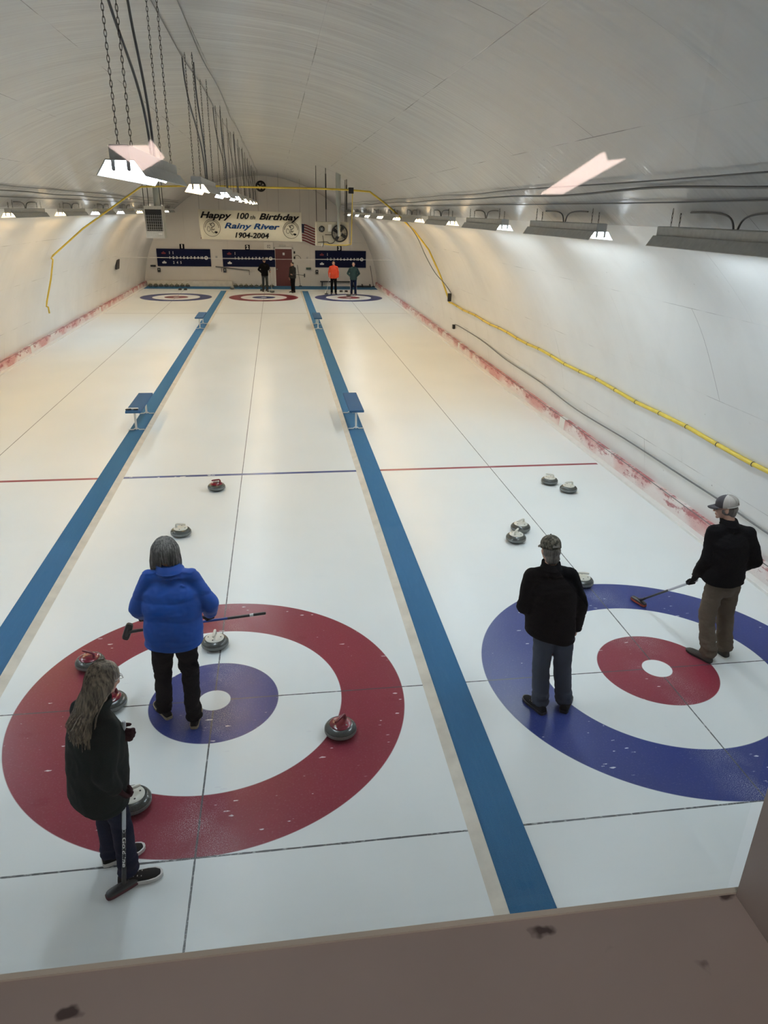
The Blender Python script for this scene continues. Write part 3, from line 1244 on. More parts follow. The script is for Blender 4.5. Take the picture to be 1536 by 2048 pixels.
sg = tag(obj('wall_sign', bm, M_WHITE, bevel=.005), 'white square sign with two dark digits left of the door head', 'sign')
text_obj('sign_digits', '02', .26, M_DARKM, (.31, WALL_Y - .045, 2.27), sg, sx=.8)


def wbox(name, x, z, w, h, label, cat, m=M_BLACK, d=.10):
    bm = NB()
    box(bm, (-w / 2, -d, -h / 2), (w / 2, 0, h / 2))
    o = tag(obj(name, bm, m, bevel=.008), label, cat)
    o.location = (x, WALL_Y, z)
    return o


for x, z, lab in ((-6.19, .90, 'below the first score board'), (-2.36, .90, 'below the second score board'), (3.17, .86, 'below the left end of the third score board')):
    o = wbox('chalk_box', x, z, .17, .24, 'small black box with a pale mark %s' % lab, 'box')
    bm = NB()
    uvsphere(bm, (0, -.105, .03), (.03, .01, .03), seg=10, rings=6)
    obj('pale_mark', bm, M_CHALK, o)
wbox('wall_shelf', -6.50, 1.13, .30, .10, 'narrow black shelf at the far left corner of the far wall', 'shelf', d=.14)
wbox('wall_shelf', 2.66, 1.05, .30, .11, 'narrow dark shelf between the door and the third score board', 'shelf', mat('dark_green', (.02, .05, .03), .5), d=.14)
wbox('light_switch', 1.83, 1.96, .09, .14, 'upper dark switch beside the maroon door', 'switch', d=.05)
wbox('light_switch', 1.83, 1.66, .09, .14, 'lower dark switch beside the maroon door', 'switch', d=.05)
wbox('wall_stain_plate', -2.80, 1.66, .12, .12, 'small grey plate between the first and second score boards', 'plate', M_STEEL, .02)
wbox('wall_stain_plate', 2.60, 1.66, .12, .10, 'small grey plate left of the third score board', 'plate', M_STEEL, .02)
wire('thin_lead', [(1.85, WALL_Y - .03, 1.75), (2.0, WALL_Y - .03, 1.80), (2.17, WALL_Y - .03, 1.70), (2.2, WALL_Y - .03, 1.6)], .012, 'short dark lead from the switches by the door', M_DARKM, 'wire')
# hand rail
t = thing('hand_rail', 'brown hand rail on the far wall under the second score board', 'rail', (-2.89, WALL_Y - .08, 1.12))
bm = NB()
tube(bm, [(0, 0, 0), (2.0, 0, -.21)], .028, 8)
obj('rail_bar', bm, M_CABLE, t, True)
for x, z in ((.34, -.04), (1.98, -.21)):
    bm = NB()
    tube(bm, [(x, 0, z), (x, .02, z - .26)], .02, 6)
    obj('rail_bracket', bm, M_CABLE, t)
# low bench box at far left, black rack at far right
bm = NB()
box(bm, (-6.85, 39.75, .015), (-1.94, 40.25, .33))
t = tag(obj('low_box_bench', bm, M_CREAM, bevel=.01), 'long low cream box bench against the far wall at left', 'bench')
t = thing('stone_rack', 'low black rack along the far wall at the right corner', 'rack', (5.6, 39.7, .015))
bm = NB()
box(bm, (-.3, 0, .02), (.85, .45, .07))
obj('rack_shelf', bm, M_BLACK, t)
for x in (-.28, .3, .78):
    bm = NB()
    box(bm, (x, 0, 0), (x + .05, .45, .16))
    obj('rack_post', bm, M_BLACK, t)
t = thing('low_rail', 'thin black horizontal rail low on the far wall behind the orange jacket', 'rail', (3.35, WALL_Y - .12, .30))
bm = NB()
box(bm, (0, -.03, -.03), (2.1, .03, .03))
obj('rail_bar', bm, M_BLACK, t)
for x in (.1, 2.0):
    bm = NB()
    box(bm, (x, -.02, -.285), (x + .05, .12, .0))
    obj('rail_foot', bm, M_BLACK, t)
# gable fan
t = thing('gable_fan', 'small dark round exhaust fan high in the far wall under the crown', 'fan', (0, WALL_Y - .02, 5.56))
bm = NB()
lathe(bm, [(.20, 0), (.29, 0), (.30, .05), (.21, .07)], 28)
me = mesh_from(bm, 'fan_ring', True)
me.transform(Matrix.Rotation(PI / 2, 4, 'X'))
obj('fan_ring', me, M_DARKM, t)
for k in range(5):
    a = 2 * PI * k / 5
    bm = NB()
    R = Matrix.Rotation(a, 3, 'Y')
    ring = [R @ V(p) for p in ((.02, 0, -.03), (.19, -.01, -.08), (.20, -.05, .05), (.03, -.03, .04))]
    loft(bm, [ring, [p + V((0, .008, 0)) for p in ring]])
    obj('fan_blade', bm, M_BLACK, t)

# flags
def flag(label, x, z, w, h, tilt, y=WALL_Y - .08):
    t = thing('flag', label, 'flag', (x, y, z), 0)
    nx, nz = 20, 13
    bm = NB()
    mats_ = [mat('flag_red', (.17, .02, .03), .8), mat('flag_white', (.46, .42, .40), .8), mat('flag_blue', (.012, .02, .06), .8)]

    def P(i, j, dy=0):
        u, v = i / nx, j / nz
        return V((u * w - (1 - v) * .06, .04 * math.sin(u * 9 + v) + dy, (v - 1) * h - tilt * u + .03 * math.sin(u * 5)))
    g1 = [[bm.verts.new(P(i, j)) for i in range(nx + 1)] for j in range(nz + 1)]
    for j in range(nz):
        for i in range(nx):
            f = bm.faces.new((g1[j][i], g1[j][i + 1], g1[j + 1][i + 1], g1[j + 1][i]))
            f.material_index = 2 if (i < 5 and j >= 6) else (0 if j % 2 == 0 else 1)
            f.smooth = True
    me = bpy.data.meshes.new('cloth')
    bm.to_mesh(me)
    bm.free()
    for m_ in mats_:
        me.materials.append(m_)
    o = obj('flag_cloth', me, None, t)
    s = o.modifiers.new('thick', 'SOLIDIFY')
    s.thickness = .006
    bm = NB()
    tube(bm, [(-.02, .02, .02), (w, .02, -tilt + .03)], .010, 6)
    obj('flag_rod', bm, M_WHITE, t)
    return t


flag('American flag drooping at the right end of the banner', 2.24, 3.60, .90, .95, .25)
flag('folded flag hanging on the far wall, mostly behind the left end of the banner', -3.56, 3.62, .90, .95, .0)

# ------------------------------------------------------------------ banner
BY = 33.0
bw, bh = 5.02, 1.37
t = thing('banner', 'cream birthday banner hung across the hall before the far wall', 'banner', (-2.96, BY, 4.285), 0)
t.rotation_euler = (0, .012, 0)
bm = NB()
nx = 40
gr = []
for i in range(nx + 1):
    u = i / nx
    sag = -.03 * math.sin(PI * u)
    yy_ = .012 * math.sin(u * 14) + .01 * math.sin(u * 37)
    gr.append([bm.verts.new((u * bw, yy_, sag * .3)), bm.verts.new((u * bw + .01, yy_ * .5, -bh / 2 + sag * .2)), bm.verts.new((u * bw + (.08 if u < .5 else .03) * (1 - u) + .02 * u, yy_ * .7, -bh + sag * -.3))])
for a, b in zip(gr, gr[1:]):
    for k in range(2):
        bm.faces.new((a[k], a[k + 1], b[k + 1], b[k]))
o = obj('banner_sheet', bm, mat('banner_vinyl', (.70, .66, .53), .38), t, True)
s = o.modifiers.new('thick', 'SOLIDIFY')
s.thickness = .006
M_INK = mat('black_ink', (.006, .005, .006), .85, spec=.15)
M_INKB = mat('blue_ink', (.012, .05, .17), .85, spec=.15)
TY = -.035


def fit_text(name, txt, size, m, cx, cz, width, shear, bold, parent=t):
    me = text_mesh(txt, size, .004, shear, bold)
    xs = [v.co.x for v in me.vertices]
    w0 = max(xs) - min(xs)
    c0 = (max(xs) + min(xs)) / 2
    me.transform(Matrix.Translation((cx, TY, cz)) @ Matrix.Diagonal((width / w0, 1, 1, 1)) @ Matrix.Translation((-c0, 0, 0)))
    return obj(name, me, m, parent)


fit_text('lettering', 'Happy', .40, M_INK, .84, -.26, 1.52, .32, .012)
fit_text('lettering', '100', .38, M_INK, 2.14, -.26, .60, .25, .009)
fit_text('lettering', 'th', .28, M_INK, 2.62, -.30, .24, .25, .0)
fit_text('lettering', 'Birthday', .40, M_INK, 3.93, -.26, 2.0, .32, .012)
fit_text('lettering', 'Rainy River', .36, M_INKB, 2.58, -.72, 2.72, .30, .010)
fit_text('lettering', '1904-2004', .34, M_INK, 2.56, -1.15, 1.66, .20, .009)
for cx in (.62, 4.50):
    bm = NB()
    for r in (.40, .385):
        pass
    tube(bm, [(cx + .40 * math.cos(2 * PI * j / 40), TY, -.83 + .40 * math.sin(2 * PI * j / 40)) for j in range(41)], .008, 4)
    crest = obj('crest_ring', bm, M_INK, t)
    bm = NB()
    for j in range(26):
        a = PI * .02 + PI * j / 26
        p = V((cx + .33 * math.cos(a), TY, -.83 + .33 * math.sin(a)))
        box(bm, (-.010, -.003, -.022), (.010, .003, .022), Matrix.Translation(p) @ Matrix.Rotation(-(a - PI / 2), 4, 'Y'))
    obj('crest_border', bm, M_INK, crest)
    bm = NB()
    tube(bm, spline([(cx - .10, TY, -.62), (cx - .05, TY, -.72), (cx + .0, TY, -.70)], 4), .016, 5)
    tube(bm, spline([(cx - .05, TY, -.66), (cx + .05, TY, -.60), (cx + .12, TY, -.70), (cx + .06, TY, -.78), (cx - .02, TY, -.80), (cx + .02, TY, -.92), (cx + .12, TY, -.88)], 4), .014, 5)
    tube(bm, spline([(cx - .22, TY, -.85), (cx - .20, TY, -.78), (cx - .12, TY, -.80), (cx - .08, TY, -.92), (cx - .16, TY, -1.0), (cx - .24, TY, -.93), (cx - .22, TY, -.85)], 4), .008, 4)
    tube(bm, spline([(cx - .06, TY, -.88), (cx, TY, -1.02), (cx + .08, TY, -1.06), (cx + .14, TY, -1.0)], 4), .009, 4)
    prism(bm, [(cx + .12, -1.04), (cx + .15, -.98), (cx + .25, -1.0), (cx + .26, -1.06), (cx + .17, -1.09)], TY - .004, TY + .004)
    obj('crest_figure', bm, M_INK, crest)
for x in (.05, 1.0, 2.9, 3.9, 4.95):
    bm = NB()
    tube(bm, [(x, 0, 0), (x, 0, vz(-2.96 + x) - 4.285)], .006, 5)
    obj('hanging_cord', bm, M_CABLE, t)

# ------------------------------------------------------------------ benches
def bench(label, group):
    t = thing('bench', label, 'bench', group=group)
    bm = NB()
    box(bm, (-.155, 0, .415), (.155, 1.62, .46))
    obj('seat', bm, M_BENCHTOP, t, bevel=.006)
    for y in (.16, 1.46):
        bm = NB()
        tube(bm, [(0, y, .03), (0, y, .42)], .022, 10)
        leg = obj('leg', bm, M_WHITE, t, True)
        bm = NB()
        tube(bm, [(-.165, y, .027), (-.06, y, .027), (-.03, y, .05), (.03, y, .05), (.06, y, .027), (.165, y, .027)], .012, 8)
        obj('foot_bar', bm, M_WHITE, leg, True)
        bm = NB()
        tube(bm, [(-.13, y, .405), (.13, y, .405)], .014, 6)
        obj('seat_bearer', bm, M_WHITE, leg)
    return t


b0 = bench('blue bench on the left carpet strip, nearest the viewer, with a brush on it', 'low blue benches on the carpet strips')
b0.location = (-2.30, 9.12, .012)
dup(b0, (2.31, 8.85, .012), 0, 'bare blue bench on the right carpet strip, nearest the viewer')
dup(b0, (-2.29, 23.0, .012), 0, 'small-looking blue bench far down the left carpet strip')
dup(b0, (2.27, 22.85, .012), 0, 'small-looking blue bench far down the right carpet strip')
t = thing('hand_brush', 'black and white hand brush lying on the near end of the left bench', 'brush', (-2.34, 9.24, .475))
bm = NB()
capsule(bm, (-.09, 0, .02), .022, (.12, .02, .02), .018, 10)
obj('pad', bm, M_WHITE, t, True)
bm = NB()
capsule(bm, (-.11, -.03, .012), .014, (-.02, -.02, .014), .02, 10)
capsule(bm, (.05, -.03, .01), .012, (.12, -.02, .012), .012, 10)
obj('bracket', bm, M_BLACK, t, True)

# ------------------------------------------------------------------ curling stones
M_CAPW = mat('cream_handle', (.70, .68, .60), .3)
M_CAPR = mat('red_handle', (.15, .008, .02), .22)
M_CAPY = mat('olive_handle', (.16, .145, .05), .6)


def stone(label, handle, group='curling stones in play'):
    t = thing('curling_stone', label, 'curling stone', group=group)
    R, H = .144, .114
    pr = [(0, .004), (.06, .0), (.065, .006), (.09, .008), (.122, .018), (.139, .036)]
    bm = NB()
    lathe(bm, pr + [(.1435, .042), (.1435, .074), (.139, .082), (.128, .096), (.108, .108), (.085, .114), (0, .114)], 48)
    obj('granite', bm, M_GRANITE, t, True)
    bm = NB()
    lathe(bm, [(.1432, .040), (.1450, .044), (.1450, .070), (.1432, .074)], 48)
    obj('striking_band', bm, M_BAND, t, True)
    bm = NB()
    lathe(bm, [(.098, .110), (.099, .116), (.092, .122), (.05, .127), (0, .129)], 40)
    cap = obj('handle_cap', bm, handle, t, True)
    bm = NB()
    pts = bez((.062, 0, .120), (.066, 0, .165), (.066, 0, .176), (.035, 0, .176), 6) + [V((-.01, 0, .176)), V((-.05, 0, .174)), V((-.075, 0, .171))]
    tube(bm, pts, [.017, .016, .014, .0135, .0135, .0135, .014, .0145, .0145, .010], 12)
    uvsphere(bm, (.062, 0, .124), (.024, .022, .010), seg=12, rings=8)
    obj('handle', bm, handle, cap, True)
    for a in (PI * .5, -PI * .5, PI * .95):
        bm = NB()
        lathe(bm, [(0, .1235), (.008, .1235), (.008, .1275), (0, .128)], 10, (.066 * math.cos(a), .066 * math.sin(a), 0))
        obj('bolt', bm, M_BLACK if handle != M_CAPR else M_STEEL, cap)
    return t


sw = stone('pale-handled stone alone behind the grey-haired head of the blue jacket player', M_CAPW)
sw.location = (-.76, 3.878, 0)
sw.rotation_euler = (0, 0, 3.0)
sr = stone('red-handled stone just short of the near hog line', M_CAPR)
sr.location = (-.389, 5.669, 0)
sr.rotation_euler = (0, 0, .2)
for x, y, a, lab in ((5.350, 5.431, -.6, 'pale-handled stone near the right hog line, left of the two by the wall side'),
                     (5.538, 5.021, .1, 'pale-handled stone near the right hog line, right of the two by the wall side'),
                     (4.205, 3.540, .6, 'pale-handled stone touching another, the farther of that pair'),
                     (4.022, 3.186, -2.2, 'pale-handled stone touching another, the nearer of that pair'),
                     (4.459, 1.820, 2.9, 'pale-handled stone at the back of the blue ring by the black jacket shoulder'),
                     (-.060, .926, 1.5, 'pale-handled stone on white ice right of the blue jacket'),
                     (-.531, -1.265, -2.6, 'pale-handled stone on the red ring behind the long-haired player\'s hip')):
    dup(sw, (x, y, 0), a, lab)
for x, y, a, lab in ((-1.296, .705, -.5, 'red-handled stone at the left of the red ring above the long hair'),
                     (-.952, .022, .7, 'red-handled stone half hidden behind the long-haired head'),
                     (1.164, -.614, .85, 'red-handled stone alone at the right side of the red ring')):
    dup(sr, (x, y, 0), a, lab)
for x, y, lab in ((-1.865, 38.3, 'stone waiting by the blue cross strip at the far end of the middle sheet'), (.425, 36.63, 'far stone beside the broom of the man in black'),
                  (4.62, 34.98, 'far stone at the feet of the man in dark green')):
    dup(sw, (x, y, 0.0), .7, lab)
st = stone('parked stone', M_CAPY, 'parked stones with olive handles before the far wall')
first = True
for n0, x0, where in ((8, -6.66, 'left'), (8, -1.72, 'right')):
    for k in range(n0):
        lab = 'olive-handled stone parked before the far wall, %s in the %s row' % (('first', 'second', 'third', 'fourth', 'fifth', 'sixth', 'seventh', 'eighth')[k], where)
        if first:
            st.location = (x0, 39.5, .015)
            st['label'] = lab
            first = False
        else:
            dup(st, (x0 + .305 * k, 39.5, .015), .4 * k, lab)
# hacks
for x, y, lab in ((-4.625, 37.83, 'far end of the left sheet'), (-.02, 37.5, 'far end of the middle sheet'), (4.53, 37.1, 'far end of the right sheet')):
    t = thing('hack', 'pair of black rubber foot hacks at the %s' % lab, 'hack', (x, y, 0), 0, 'rubber hacks')
    for s in (-1, 1):
        bm = NB()
        loft(bm, [[V((s * .15 - .09, -.12, .0)), V((s * .15 + .09, -.12, .0)), V((s * .15 + .09, .12, .0)), V((s * .15 - .09, .12, 0))],
                  [V((s * .15 - .08, -.10, .03)), V((s * .15 + .08, -.10, .03)), V((s * .15 + .08, .10, .09)), V((s * .15 - .08, .10, .09))]])
        obj('foot_block', bm, M_BLACK, t)
    bm = NB()
    tube(bm, [(-.15, 0, .01), (.15, 0, .01)], .012, 6)
    obj('cross_bar', bm, M_STEEL, t)

# ------------------------------------------------------------------ people
def fabric(name, col, rough=.85, sheen=0.0, fine=220, fb=.06, var=.15, vscale=3, spec=.3):
    if name in MATS:
        return MATS[name]
    g = NT(name)
    tc = g.n('ShaderNodeTexCoord').outputs['Object']
    n1 = g.noise(tc, vscale, 4)
    n2 = g.noise(tc, fine, 2)
    v = g.n('ShaderNodeVectorMath', operation='SCALE')
    v.inputs[0].default_value = col
    g.link(g.math('MULTIPLY', g.ramp(n1, .3, .7, 1 - var, 1 + var), g.ramp(n2, .3, .7, .96, 1.04)), v.inputs['Scale'])
    g.link(v.outputs[0], g.b.inputs['Base Color'])
    g.b.inputs['Roughness'].default_value = rough
    g.b.inputs['Sheen Weight'].default_value = sheen
    g.b.inputs['Specular IOR Level'].default_value = spec
    g.link(g.bump(n2, fb, .003), g.b.inputs['Normal'])
    MATS[name] = g.m
    return g.m


def hair_mat(name, c0, c1):
    if name in MATS:
        return MATS[name]
    g = NT(name)
    tc = g.n('ShaderNodeTexCoord').outputs['Object']
    n1 = g.noise(g.mapping(tc, (70, 70, 5)), 1.0, 4, .6)
    n2 = g.noise(tc, 9, 3)
    col = g.mix(g.ramp(n1, .35, .65), c0, c1)
    col = g.mix(g.ramp(n2, .4, .7, 0, .5), col, tuple(.6 * c for c in c0))
    g.link(col, g.b.inputs['Base Color'])
    g.b.inputs['Roughness'].default_value = .45
    g.b.inputs['Specular IOR Level'].default_value = .4
    MATS[name] = g.m
    return g.m


def remesh(bm, vox, it=6, disp=None, cuts=()):
    """one continuous surface out of overlapping closed shapes"""
    bmesh.ops.recalc_face_normals(bm, faces=bm.faces)
    me = bpy.data.meshes.new('tmp')
    bm.to_mesh(me)
    bm.free()
    o = bpy.data.objects.new('tmp', me)
    COL.objects.link(o)
    m = o.modifiers.new('r', 'REMESH')
    m.mode = 'VOXEL'
    m.voxel_size = vox
    m.use_smooth_shade = True
    if it:
        s = o.modifiers.new('s', 'SMOOTH')
        s.factor = .5
        s.iterations = it
    dg = bpy.context.evaluated_depsgraph_get()
    dg.update()
    out = bpy.data.meshes.new_from_object(o.evaluated_get(dg))
    bpy.data.objects.remove(o)
    bpy.data.meshes.remove(me)
    if disp:
        ns = [v.normal.copy() for v in out.vertices]
        for v, n in zip(out.vertices, ns):
            v.co += n * disp(v.co, n)
    if cuts:
        b = bmesh.new()
        b.from_mesh(out)
        for co, no in cuts:
            g = b.verts[:] + b.edges[:] + b.faces[:]
            r = bmesh.ops.bisect_plane(b, geom=g, dist=1e-5, plane_co=V(co), plane_no=V(no), clear_outer=True)
            ed = [e for e in r['geom_cut'] if isinstance(e, bmesh.types.BMEdge)]
            try:
                bmesh.ops.holes_fill(b, edges=ed, sides=0)
            except Exception:
                pass
        b.to_mesh(out)
        b.free()
    for p in out.polygons:
        p.use_smooth = True
    return out


def hand_prims(bm, w, d, n, side, curl=.9, fat=1.0, spread=.08, scale=1.0):
    """palm, four fingers, thumb. w wrist, d towards the fingers, n out of the palm, side = +1/-1 for the thumb"""
    w, d = V(w), V(d).normalized()
    n = (V(n) - d * V(n).dot(d)).normalized()
    t = d.cross(n).normalized() * side
    s = scale
    for k in (-1.5, -.5, .5, 1.5):
        capsule(bm, w + t * (k * .011 * s), .014 * fat * s, w + d * .085 * s + t * (k * .020 * s), .0115 * fat * s, 10, 3)
    for k, ln in zip((1.5, .5, -.5, -1.5), (.070, .080, .074, .058)):
        p = w + d * (.088 * s) + t * (k * .020 * s)
        dd = (d + t * (spread * k)).normalized()
        segs = (.45, .32, .26)
        a = 0
        for q, f in enumerate(segs):
            a += curl * (.75 if q == 0 else 1.0)
            dr = (dd * math.cos(a) + n * math.sin(a)).normalized()
            e = p + dr * (ln * f * 1.05 * s)
            capsule(bm, p, .0098 * fat * s, e, .0088 * fat * s, 8, 3)
            p = e
    p = w + d * .022 * s + t * .028 * s
    d1 = (t * .75 + d * .65 + n * .35).normalized()
    e = p + d1 * .036 * s
    capsule(bm, p, .0135 * fat * s, e, .011 * fat * s, 8, 3)
    d2 = (t * .15 + d * .75 + n * (.35 + .5 * curl)).normalized()
    f = e + d2 * .032 * s
    capsule(bm, e, .011 * fat * s, f, .009 * fat * s, 8, 3)


def head_prims(bm, c, F, U, neck):
    R = F.cross(U).normalized()
    B = Matrix((R, F, U)).transposed()
    P = lambda r, f, u: c + R * r + F * f + U * u
    uvsphere(bm, P(0, -.008, .025), (.076, .096, .088), B, 20, 14)
    uvsphere(bm, P(0, .035, -.025), (.060, .058, .080), B, 18, 12)
    uvsphere(bm, P(0, .035, -.065), (.050, .052, .040), B, 16, 10)
    capsule(bm, P(0, .088, .012), .009, P(0, .108, -.022), .013, 8, 3)
    uvsphere(bm, P(0, .080, .034), (.046, .016, .011), B, 12, 8)
    for s in (-1, 1):
        uvsphere(bm, P(s * .030, .078, -.02), (.022, .018, .020), B, 10, 8)
        uvsphere(bm, P(s * .078, -.006, -.004), (.009, .020, .031), B, 10, 8)
        uvsphere(bm, P(s * .013, .098, -.024), (.009, .010, .008), B, 8, 6)
    uvsphere(bm, P(0, .090, -.052), (.024, .012, .006), B, 10, 6)
    uvsphere(bm, P(0, .087, -.064), (.021, .012, .006), B, 10, 6)
    uvsphere(bm, P(0, .076, -.092), (.022, .018, .016), B, 10, 8)
    capsule(bm, neck, .058, P(0, -.022, -.05), .054, 16, 4)
    return R, B, P


def shoe(parent, heel, toe, up_col, sole_col, o, name='shoe', lace=None, sole_h=.026, label=None, wide=1.0):
    heel, toe = V(heel), V(toe)
    L = .295
    d = (toe - heel)
    d.z = 0
    d.normalize()
    s = V((-d.y, d.x, 0))
    B = heel - V(o)
    st = [(0, .026, .060), (.04, .034, .083), (.16, .038, .088), (.32, .039, .080), (.5, .043, .064), (.68, .047, .053), (.84, .043, .046), (.95, .030, .038), (1.0, .014, .026)]
    bm = NB()
    rings = []
    for f, w, h in st:
        c = B + d * (f * L)
        ring = []
        for j in range(14):
            a = 2 * PI * j / 14
            x = math.cos(a) * w * wide
            z = math.sin(a)
            z = sole_h * .7 + (h - sole_h * .7) * max(z, 0) ** .8 if z > 0 else sole_h * .7
            ring.append(c + s * x + V((0, 0, z)))
        rings.append(ring)
    loft(bm, rings)
    sh = obj(name, bm, up_col, parent, True)
    if label:
        sh['label'] = label
    bm = NB()
    out, top = [], []
    prof = [(-.015, .016), (0, .030), (.1, .040), (.3, .040), (.5, .045), (.68, .051), (.85, .046), (.96, .032), (1.02, .010)]
    pl = [(f, w) for f, w in prof] + [(f, -w) for f, w in reversed(prof)]
    lo = [B + d * (f * L) + s * (w * wide * .96) + V((0, 0, .001)) for f, w in pl]
    hi = [B + d * (f * L) + s * (w * wide * 1.02) + V((0, 0, sole_h)) for f, w in pl]
    loft(bm, [lo, hi])
    obj('sole', bm, sole_col, sh)
    if lace is not None:
        bm = NB()
        for k in range(4):
            f = .36 + .085 * k
            h = .079 - .055 * (f - .32) * 1.5
            capsule(bm, B + d * (f * L) - s * .024 + V((0, 0, h - .006)), .0035, B + d * ((f + .02) * L) + s * .024 + V((0, 0, h - .006)), .0035, 6, 2)
        obj('lace', bm, lace, sh)
    return sh


def wrinkle(amp, sc=(7, 7, 14), seed=0.0):
    def f(p, n):
        q = V((p.x * sc[0] + seed, p.y * sc[1], p.z * sc[2]))
        a = noise.noise(q)
        b = noise.noise(q * 2.3 + V((5, 1, 3)))
        return amp * (a * .9 + (1 - abs(b) * 2) * .35)
    return f


def person(s):
    """s: joints in world metres. The group's origin is on the ice between the feet"""
    J = {k: V(v) for k, v in s['j'].items()}
    o = V((s['at'][0], s['at'][1], 0))
    J = {k: v - o for k, v in J.items()}
    F = V((s['face'][0], s['face'][1], 0)).normalized()          # where the trunk faces
    S = V((F.y, -F.x, 0))                                         # the person's right
    root = thing('person', s['label'], 'person', o)
    vx_ = s.get('vox', 1.0)
    sc = s.get('scale', 1.0)
    hips = (J['hipL'] + J['hipR']) / 2
    shm = (J['shL'] + J['shR']) / 2
    neck = J['neck']
    c = J['head']
    HF = V(s['look']).normalized()
    HU = (V(s.get('head_up', (0, 0, 1))) - HF * V(s.get('head_up', (0, 0, 1))).dot(HF)).normalized()
    sw = s['girth']                                               # (waist rx, ry, chest rx, ry)
    # ---- body
    bm = NB()
    HR, HB, HP = head_prims(bm, c, HF, HU, neck)
    rings = []
    for t, rx, ry in ((-.06, .12, .09), (.08, .135, .10), (.35, .125, .09), (.7, .14, .10), (.92, .13, .085), (1.02, .07, .06)):
        p = hips.lerp(shm, t)
        rings.append(ellring(p, rx, ry, S, F, 20))
    loft(bm, rings)
    capsule(bm, shm + V((0, 0, .0)), .055, neck, .056)
    for q in 'LR':
        capsule(bm, shm, .06, J['sh' + q], .055)
        capsule(bm, J['sh' + q], .050, J['el' + q], .038)
        capsule(bm, J['el' + q], .038, J['wr' + q], .026)
        capsule(bm, J['hip' + q], .075, J['kn' + q], .052)
        capsule(bm, J['kn' + q], .050, J['an' + q], .036)
        capsule(bm, J['an' + q], .034, J['an' + q] + V((0, 0, -.03)) + F * .05, .03)
        h = s['hand' + q]
        hand_prims(bm, J['wr' + q] + V(h[0]).normalized() * .02, h[0], h[1], h[2], h[3], 1.0)
    body = obj('body', remesh(bm, .0062 * vx_, 3), M_SKIN, root)
    bm = NB()
    for q in (-1, 1):
        uvsphere(bm, HP(q * .030, .083, .012), .0115, seg=10, rings=8)
    obj('eyes', bm, mat('eye', (.25, .2, .18), .2), body, True)
    # ---- trousers
    tr = s['trouser']
    bm = NB()
    kr = tr.get('r', (.092, .070, .062))
    loft(bm, [ellring(hips + V((0, 0, z)), rx, ry, S, F, 24) for z, rx, ry in ((-.12, .15, .105), (-.05, .175, .125), (.05, .17, .12), (.13, .155, .11))])
    for q in 'LR':
        capsule(bm, J['hip' + q], kr[0], J['kn' + q], kr[1], 20)
        capsule(bm, J['kn' + q], kr[1], J['an' + q] + V((0, 0, .0)), kr[2], 20)
        dn = (J['an' + q] - J['kn' + q]).normalized()
        loft(bm, [ellring(J['an' + q] + V((0, 0, z)), r, r * 1.1, S, F, 18) for z, r in ((.09, kr[2] * .98), (.0, kr[2]), (-.03, kr[2] * 1.05))])
    w1 = wrinkle(tr.get('amp', .008), (9, 9, 16), s['seed'])

    def wt(p, n):
        f = w1(p, n)
        low = max(0.0, 1 - p.z / .3)
        return f + low * .006 * math.sin(p.z * 90 + 3 * noise.noise(p * 12))
    me = remesh(bm, .010 * vx_, 5, wt, cuts=[((0, 0, tr.get('cut', .052)), (0, 0, -1))])
    pants = obj('trousers', me, tr['mat'], root)
    if tr.get('stripe'):
        for q, sg in (('L', -1), ('R', 1)):
            bm = NB()
            for z0, z1, j0, j1, r0, r1 in ((0, 0, 'hip', 'kn', kr[0], kr[1]), (0, 0, 'kn', 'an', kr[1], kr[2])):
                a = J[j0 + q] + S * (sg * (r0 + .001))
                b_ = J[j1 + q] + S * (sg * (r1 + .001))
                capsule(bm, a, .010, b_, .010, 8)
            obj('side_stripe', bm, M_CHALK, pants, True)
    # ---- jacket
    jk = s['jacket']
    pad = jk.get('pad', .03)
    hem = jk['hem']
    bm = NB()
    wrx, wry, crx, cry = sw
    hemc = J.get('hem', hips.lerp(shm, 0) + V((0, 0, hem - hips.z)))
    rows = [(hemc + V((0, 0, -.04)), wrx, wry), (hemc + V((0, 0, .03)), wrx, wry)]
    for t, rx, ry in ((.35, wrx * .98, wry), (.6, (wrx + crx) / 2, (wry + cry) / 2 + .005), (.82, crx, cry), (.93, crx * .86, cry * .84), (1.0, crx * .62, cry * .70), (1.06, crx * .42, .09), (1.14, .085, .08)):
        p = hemc.lerp(shm, t) if t < 1 else shm.lerp(neck, (t - 1) * 6)
        rows.append((p, rx, ry))
    loft(bm, [ellring(p, rx, ry, S, F, 36, 2.3) for p, rx, ry in rows])
    ar = jk.get('arm', (.072, .062, .048))
    for q in 'LR':
        capsule(bm, shm.lerp(neck, .45), .080, J['sh' + q] + V((0, 0, -.012)), ar[0], 20)
        capsule(bm, shm + (J['sh' + q] - shm) * .35 + V((0, 0, -.06)), ar[0] * 1.2, J['sh' + q] + V((0, 0, -.02)), ar[0], 20)
        capsule(bm, J['sh' + q], ar[0], J['el' + q], ar[1], 20)
        e = J['wr' + q] - (J['wr' + q] - J['el' + q]).normalized() * .01
        capsule(bm, J['el' + q], ar[1], e, ar[2], 20)
    # standing collar
    nd = (c - neck).normalized()
    cl = jk.get('collar', .05)
    cw = jk.get('cw', 1.0)
    loft(bm, [ellring(neck + nd * z - F * .008, r * cw, r * 1.05 * cw, S, F, 24) for z, r in ((-.05, .10), (-.01, .083), (cl, .076))])
    fw = wrinkle(jk.get('amp', .008), jk.get('wsc', (6, 6, 9)), s['seed'] + 3)
    quilt = jk.get('quilt')

